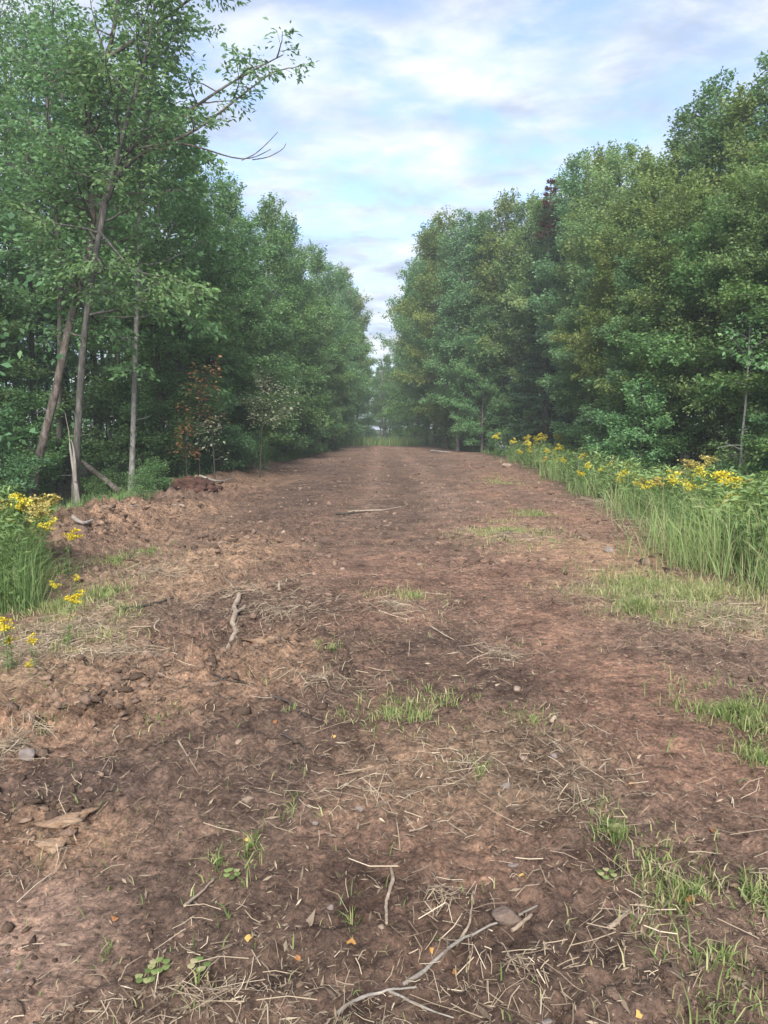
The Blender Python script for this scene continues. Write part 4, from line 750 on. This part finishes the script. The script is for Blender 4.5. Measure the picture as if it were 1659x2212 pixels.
def clods():
    g = Geo(); rng = rngs(1700); crumb = lambda ic, j: lump(ic, rng, .5, rng.uniform(.45, .8)) * rng.uniform(1 - j, 1 + j, (len(ic[0]), 1)) * np.array([rng.uniform(.8, 1.5), 1, 1]); pool1 = [crumb(ICO1, .35) for _ in range(24)]; pool2 = [crumb(ICO2, .2) for _ in range(16)]
    def put(x, y, s):
        z = Hh(x, y); rz = rng.random(len(x)) * 6.28
        for i in range(len(x)):
            nearbig = s[i] * FPX / y[i] > 26; v = (pool2 if nearbig else pool1)[rng.integers(0, 16)]; f = (ICO2 if nearbig else ICO1)[1]; c, q = cos(rz[i]), sin(rz[i])
            w = np.column_stack([v[:, 0] * c - v[:, 1] * q, v[:, 0] * q + v[:, 1] * c, v[:, 2]]) * s[i]; g.add(w + np.array([x[i], y[i], z[i] + s[i] * .08]), f, rng.random())
    n = 8500; d = 1.6 + 22 * rng.random(n) ** 1.5; x = rng.uniform(-.55, .55, n) * d; k = (x > XL(d) - .3) & (x < XR(d)) & (fbm(x * 1.2, d * 1.2, 3, 330) > -.05)
    put(x[k], d[k], (rng.gamma(1.3, .005, n) + .004)[k] * (1 + .03 * d[k]))
    n = 5000; d = 9 + 55 * rng.random(n) ** 1.3; x = rng.uniform(-1, 1, n) * 6.5; k = (x > XL(d) - .2) & (x < XR(d)) & (fbm(x * .8, d * .5, 3, 340) > -.1)
    put(x[k], d[k], (rng.gamma(1.6, .014, n) + .012)[k])
    for (px, py, rx, ry, n, s) in [(250, 1500, 330, 120, 520, .018), (560, 1400, 230, 100, 360, .018), (480, 1170, 220, 70, 300, .03), (250, 1130, 190, 45, 620, .022), (360, 1088, 130, 26, 520, .028), (130, 1170, 90, 50, 420, .022), (440, 1050, 120, 16, 260, .03), (600, 1010, 120, 12, 200, .03), (130, 1760, 150, 70, 120, .013), (620, 1280, 120, 40, 160, .02), (1290, 1090, 110, 26, 120, .04), (1330, 1160, 120, 30, 100, .025), (1450, 1230, 80, 20, 90, .03)]:
        x, y = inell(ell(px, py, rx, ry), n, rng); put(x, y, np.minimum(rng.gamma(.9, s, n) * .8, s * 2.3) + .005)
    tag(link('soil_clods', g.mesh('soil_clods', M['clod'])), 'crumbled brown soil clods scattered on the dirt', 'soil', kind='stuff')
clods()
def stone(px, py, wpx, label, m='stone', flatz=.62, name='stone', seed=0, cat='stone', group=None, asp=1.0, sink=.25):
    rng = rngs(1800 + seed); p = G(px, py); s = wpx / 2 * p[1] / FPX; g = Geo(); v = lump(ICO3, rng, .22, flatz) * np.array([1.0, asp, 1.0]) * s
    g.add(v, ICO3[1]); o = link(name, g.mesh(name, M[m], False), loc=(p[0], p[1], p[2] + s * flatz * (.6 - sink))); tag(o, label, cat, group)
ST = [(58, 1638, 56, 'large grey-pink rock on the left straw edge', 'stone'), (652, 1272, 34, 'dark pointed soil lump in the middle of the track', 'clod'), (1315, 1190, 26, 'round grey stone on the sandy right side', 'stone'), (1263, 1161, 36, 'dark clod beside the round grey stone', 'clod'), (1095, 1010, 24, 'pale boulder at the far end of the right verge', 'stone_tan'), (1568, 1352, 40, 'flat pale stone near the right frame edge', 'stone_tan'), (1088, 1702, 34, 'smooth grey pebble stone by the tall grass stems', 'stone'), (536, 1730, 28, 'oval tan-grey stone, nearer of the two left of centre', 'stone_tan'), (776, 1750, 24, 'small pinkish stone in the lower centre', 'stone'), (516, 1606, 20, 'brown pebble in the left of centre dirt', 'stone_tan'), (1092, 1985, 80, 'flat half-buried brown stone in the lower right', 'stone_brown'), (1108, 1872, 26, 'pinkish stone above the half-buried flat one', 'stone'),
      (1195, 1636, 22, 'small grey stone beside the straw in the centre right', 'stone'), (1130, 1640, 26, 'pale chip of stone among the straw', 'stone_tan'), (826, 2004, 20, 'pale pebble below the wavy pale stick', 'stone_tan'), (300, 1200, 22, 'tan pebble on the left slope', 'stone_tan'), (740, 1230, 14, 'tiny tan stone on the red soil', 'stone_tan'), (908, 1222, 18, 'tan stone on the red centre soil', 'stone_tan'), (985, 1300, 15, 'pale pebble on the track centre', 'stone_tan'), (1180, 2330 - 120, 30, 'dull stone at the bottom frame edge', 'stone'), (715, 1962, 22, 'grey pebble near the grass tuft', 'stone'), (680, 1780, 18, 'pinkish pebble between grass tufts', 'stone'), (20, 2100, 22, 'pink chip at the lower left frame edge', 'stone'), (1118, 1490, 24, 'brown stone in the centre right litter', 'stone_tan'), (612, 1150, 16, 'pale stone on the left of the track', 'stone_tan')]
for k, (px, py, w, lab, m) in enumerate(ST): stone(px, py, w, lab, m, .6, 'clod' if m == 'clod' else 'stone', k, 'soil clod' if m == 'clod' else 'stone', asp=.8)
for k, (px, py, w, lab) in enumerate([(385, 1092, 40, 'tan broken rock on the left berm'), (415, 1100, 44, 'bigger rock on the left berm'), (455, 1078, 34, 'rock at the track side of the berm'), (350, 1100, 30, 'rounded berm rock before the pale grey trunk'), (170, 1143, 62, 'long grey rock on the left berm'), (60, 1160, 40, 'pale rock beside the left grass'), (475, 1062, 26, 'small rock below the red mound'), (300, 1112, 30, 'brown rock in the berm rubble')]):
    stone(px, py, w * .7, lab, 'stone_tan' if k in (0, 5) else 'clod', .6, 'rock', 60 + k, 'rock', asp=.8, sink=.45)
def slab(px, py, wpx, label, seed):
    rng = rngs(seed); p = G(px, py); s = wpx / 2 * p[1] / FPX; v = lump(ICO3, rng, .7, .2) * rng.uniform(.93, 1.07, (len(ICO3[0]), 1)) * np.array([1, .7, 1.3]) * s; g = Geo(); g.add(v, ICO3[1])
    o = link('soil_slab', g.mesh('soil_slab', M['crust'], False), loc=(p[0], p[1], p[2] - .004)); o.rotation_euler = (radians(-8), 0, radians(6)); tag(o, label, 'soil slab')
slab(150, 1765, 130, 'curved crust of tan soil lifted at the lower left', 1901); slab(115, 1822, 125, 'flat crust of tan soil before the curved one', 1902); slab(585, 1385, 150, 'lumpy pale soil crust near the forked stick', 1903)
def mound():
    rng = rngs(1950); p = G(408, 1062); v, f = ico(5); o = 3.3
    r = 1 + .42 * fbm(v[:, 0] * 2.4 + o, v[:, 1] * 2.4 + v[:, 2] * 1.1, 4, 3) + .2 * fbm(v[:, 0] * 7, v[:, 1] * 7 + v[:, 2] * 5, 3, 9); s = 62 * p[1] / FPX
    g = Geo(); g.add(v * r[:, None] * np.array([s, s * .8, s * .45]), f); tag(link('dirt_mound', g.mesh('dirt_mound', M['mound'], False), loc=(p[0], p[1] + .3, p[2] - .1)), 'dark red dirt mound at the left edge of the track', 'dirt mound')
mound()
def stick(name, label, pts, wpx, m='twig', forks=(), cat='stick', group=None, lift=.01, seed=0, tapr=.45):
    rng = rngs(2000 + seed); Q = [G(a, b) for a, b in pts]; base = Q[0].copy(); d = base[1]
    def path(Q, w):
        Q = np.array(Q); n = max(8, len(Q) * 3); t = np.linspace(0, 1, n); S = np.stack([np.interp(t, np.linspace(0, 1, len(Q)), Q[:, k]) for k in range(3)], -1); S[1:-1] = (S[:-2] + S[1:-1] * 2 + S[2:]) / 4
        r = w / 2 * d / FPX; S[:, :2] += rng.normal(size=(n, 2)) * r * .22; z = np.array(Hh(S[:, 0], S[:, 1])); k = np.ones(5) / 5; z = np.convolve(np.pad(z, 2, 'edge'), k, 'valid'); S[:, 2] = z + r * .7 + lift
        return S - base, np.linspace(r, r * tapr, n) * rng.uniform(.85, 1.15, n)
    g = Geo(); S, r = path(Q, wpx); g.tube(S, r, 7)
    for fp, fw in forks: S, r = path([G(a, b) for a, b in fp], fw); g.tube(S, r, 6)
    tag(link(name, g.mesh(name, M[m], True), loc=base), label, cat, group)
stick('forked_stick', 'pale forked root stick lying in churned soil left of centre', [(516, 1296), (508, 1318), (502, 1345), (510, 1372), (492, 1402)], 12, 'twig', [([(530, 1312), (518, 1326), (506, 1340)], 9), ([(492, 1402), (475, 1425), (455, 1450)], 4), ([(516, 1296), (500, 1270), (478, 1250)], 3), ([(502, 1345), (515, 1365)], 6)], seed=1, tapr=.7)
stick('long_stick', 'long thin pale stick lying across the track', [(752, 1108), (790, 1106), (830, 1105), (866, 1097)], 5, 'twig', seed=2)
stick('wavy_stick', 'wavy pale stick lying upright in the lower centre', [(845, 1885), (848, 1910), (838, 1940), (832, 1965), (836, 2002)], 9, 'twig', seed=3, tapr=.8)
stick('grey_stick', 'long grey stick slanting across the lower right', [(870, 2140), (920, 2105), (980, 2055), (1040, 2020), (1110, 1990), (1160, 1965)], 11, 'deadwood', seed=4)
stick('bent_stick', 'thin pale branch rising from the grey slanting stick', [(985, 2050), (1010, 2010), (1018, 1975), (1020, 1935)], 8, 'twig', seed=5)
stick('bottom_stick', 'brown forked twig at the bottom frame edge', [(730, 2205), (790, 2165), (840, 2150), (900, 2140)], 10, 'deadwood', [([(840, 2150), (900, 2180), (980, 2210)], 8)], seed=6)
stick('dark_root', 'black root lying in the churned soil', [(555, 1512), (590, 1515), (625, 1530), (660, 1548)], 8, 'twig_dark', seed=7)
stick('dark_twig', 'thin black twig near the brown pebble', [(610, 1590), (640, 1605), (660, 1620), (655, 1635)], 6, 'twig_dark', seed=8)
stick('black_twigs', 'black burnt twigs beside the long thin stick', [(725, 1112), (770, 1110), (800, 1108)], 5, 'twig_dark', [([(750, 1112), (785, 1102)], 4)], seed=9)
stick('dark_branch', 'dark branch at the edge of the left grass', [(268, 1322), (310, 1310), (345, 1303), (375, 1298)], 8, 'twig_dark', seed=10)
stick('curl_root', 'curled pale root on the left dirt', [(345, 1340), (332, 1352), (336, 1365), (355, 1372), (385, 1368)], 4, 'twig', seed=11)
stick('tan_twig', 'tan twig pointing at the lower grass tuft', [(400, 1962), (430, 1940), (458, 1912), (462, 1905)], 8, 'twig', seed=12)
stick('straight_twig', 'straight pale twig left of the centre stones', [(385, 1600), (410, 1640), (432, 1680)], 4, 'twig', seed=13)
stick('right_twig', 'pale stick stub among grass at lower right', [(1315, 2020), (1345, 1990), (1360, 1975)], 12, 'twig', seed=14, tapr=.8)
stick('stub_stick', 'short pale stick stub on the lower right soil', [(1105, 2020), (1135, 1995), (1150, 1985)], 10, 'twig', seed=15, tapr=.8)
stick('slim_twig', 'slim pale twig left of the tall grass stems', [(885, 1800), (925, 1790), (970, 1782)], 6, 'twig', seed=16)
stick('chip', 'short upright wood chip on the centre soil', [(602, 1278), (604, 1262)], 7, 'twig', seed=17, tapr=.9)
stick('wood_piece', 'wood splinter above the dark twig', [(1190, 1568), (1198, 1555)], 10, 'twig', seed=18, tapr=.9)
stick('thin_branch', 'thin brown branch in the track centre', [(930, 1360), (960, 1375), (980, 1385)], 4, 'twig', seed=19)
stick('far_log', 'pale log lying at the far right track edge', [(930, 978), (950, 979), (975, 980)], 5, 'deadwood', seed=20, cat='log', lift=.05)
stick('berm_log', 'grey log lying on the left berm', [(140, 1122), (170, 1130), (200, 1140)], 12, 'deadwood', seed=21, cat='log', lift=.06)
stick('thin_log', 'thin pale branch before the pale grey trunk', [(195, 1085), (230, 1092), (270, 1102), (300, 1104)], 4, 'deadwood', seed=22, lift=.05)
stick('white_log', 'short bleached log beside the grey-brown trunk', [(200, 1084), (215, 1080), (232, 1078)], 9, 'deadwood', seed=23, cat='log', lift=.05)
stick('mound_log', 'pale log lying behind the red mound', [(430, 1046), (470, 1044), (500, 1043)], 6, 'deadwood', seed=24, cat='log', lift=.08)
stick('left_twigs', 'tangled brown twigs under the forked stick', [(430, 1450), (470, 1470), (510, 1480), (550, 1490)], 4, 'twig_dark', [([(450, 1480), (500, 1460), (540, 1440)], 3), ([(420, 1500), (470, 1505), (500, 1512)], 3)], seed=25)
stick('verge_stick', 'bent pale stick at the foot of the right verge', [(1400, 1195), (1420, 1185), (1450, 1200)], 4, 'twig', seed=26, lift=.05)

def fallen():
    rng = rngs(2100); spots = [(930 - 400, 1822), (40, 1600), (250, 1992), (540, 2035), (760, 2045), (930, 2060), (640, 2080), (1380, 1975 + 250), (1490, 1830 + 120), (1365, 1700), (1130, 1990 - 90), (820, 1560), (595, 1560), (720, 1590), (1540, 1800), (980, 2110)]
    spots = [(s[0], min(s[1], 2200)) for s in spots]; names = ['left of the grass tufts', 'beside the large rock', 'on the smooth lower left soil', 'below the tan twig', 'under the wavy stick', 'by the grey slanting stick', 'on the dark lower centre soil', 'at the bottom right corner', 'in the lower right grass', 'on the red right soil', 'above the half-buried stone', 'on the centre grass', 'right of the brown pebble', 'left of the centre grass', 'near the right frame edge', 'at the bottom centre']
    for k, ((px, py), nm) in enumerate(zip(spots, names)):
        p = G(px, py); g = Geo(); a = np.linspace(0, 2 * pi, 11)[:-1]; r = .013 * (1 + .16 * np.cos(a * 5) + .25 * np.cos(a)) * rng.uniform(.6, 1.2)
        v = np.column_stack([r * np.cos(a), r * np.sin(a) * .8, .006 * np.sin(a * 2 + k)]); v = np.vstack([v, [[0, 0, .004]]]); f = [[i, (i + 1) % 10, 10] for i in range(10)]; g.add(v, f, rng.random())
        o = link('fallen_leaf', g.mesh('fallen_leaf', M['leaf_fall']), loc=(p[0], p[1], p[2] + .014)); o.rotation_euler = (rng.normal() * .25, rng.normal() * .25, rng.random() * 6.28); tag(o, f'small orange fallen leaf {nm}', 'leaf', 'fallen leaves on the dirt')
    # round-leaved seedlings
    for k, (px, py, nm) in enumerate([(345, 2100, 'at the bottom left'), (320, 2125, 'lower of the bottom left pair'), (430, 2100, 'left of bottom centre'), (500, 1900, 'on top of the lower grass tuft'), (1320, 1790, 'on the right soil'), (1310, 1960 - 60, 'above the lower right grass')]):
        p = G(px, py); g = Geo(); l = Geo()
        for j in range(6):
            a = j * 1.05 + rng.random(); q = limb([0, 0, 0], [cos(a), sin(a), 1.1], .035, rng, 3, .05); g.tube(q, .001, 3); th = np.linspace(0, 2 * pi, 9)[:-1]; rr = .012
            v = np.column_stack([rr * np.cos(th), rr * np.sin(th), .002 * np.cos(2 * th)]) + q[-1]; v = np.vstack([v, q[-1][None]]); l.add(v, [[i, (i + 1) % 8, 8] for i in range(8)], rng.random())
        o = root('seedling', p, f'round-leaved green seedling {nm}', 'seedling'); link('stem', g.mesh('seedling_s', M['grass']), o); link('leaves', l.mesh('seedling_l', M['grass']), o)
fallen()

# ------------------------------------------------------------------ haze
def haze():
    m, t, out = mat_new('haze_air'); v = N(t, 'ShaderNodeVolumePrincipled'); v.inputs['Density'].default_value = 0.0014; v.inputs['Color'].default_value = (0.88, 0.95, 1.0, 1); v.inputs['Anisotropy'].default_value = 0.2  # thin air volume added to stand in for bluish lens glare
    t.links.new(v.outputs[0], out.inputs['Volume'])
    a, b = np.array([-60.0, -15, -2.2]), np.array([60.0, 175, 27.0]); g = Geo(); V = np.array([[x, y, z] for x in (a[0], b[0]) for y in (a[1], b[1]) for z in (a[2], b[2])])
    g.add(V, [[0, 1, 3, 2], [4, 6, 7, 5], [0, 4, 5, 1], [2, 3, 7, 6], [0, 2, 6, 4], [1, 5, 7, 3]]); tag(link('haze', g.mesh('haze', m)), 'thin pale blue haze added for the veil of lens glare', kind='stuff')
HAZE = True
if HAZE: haze()
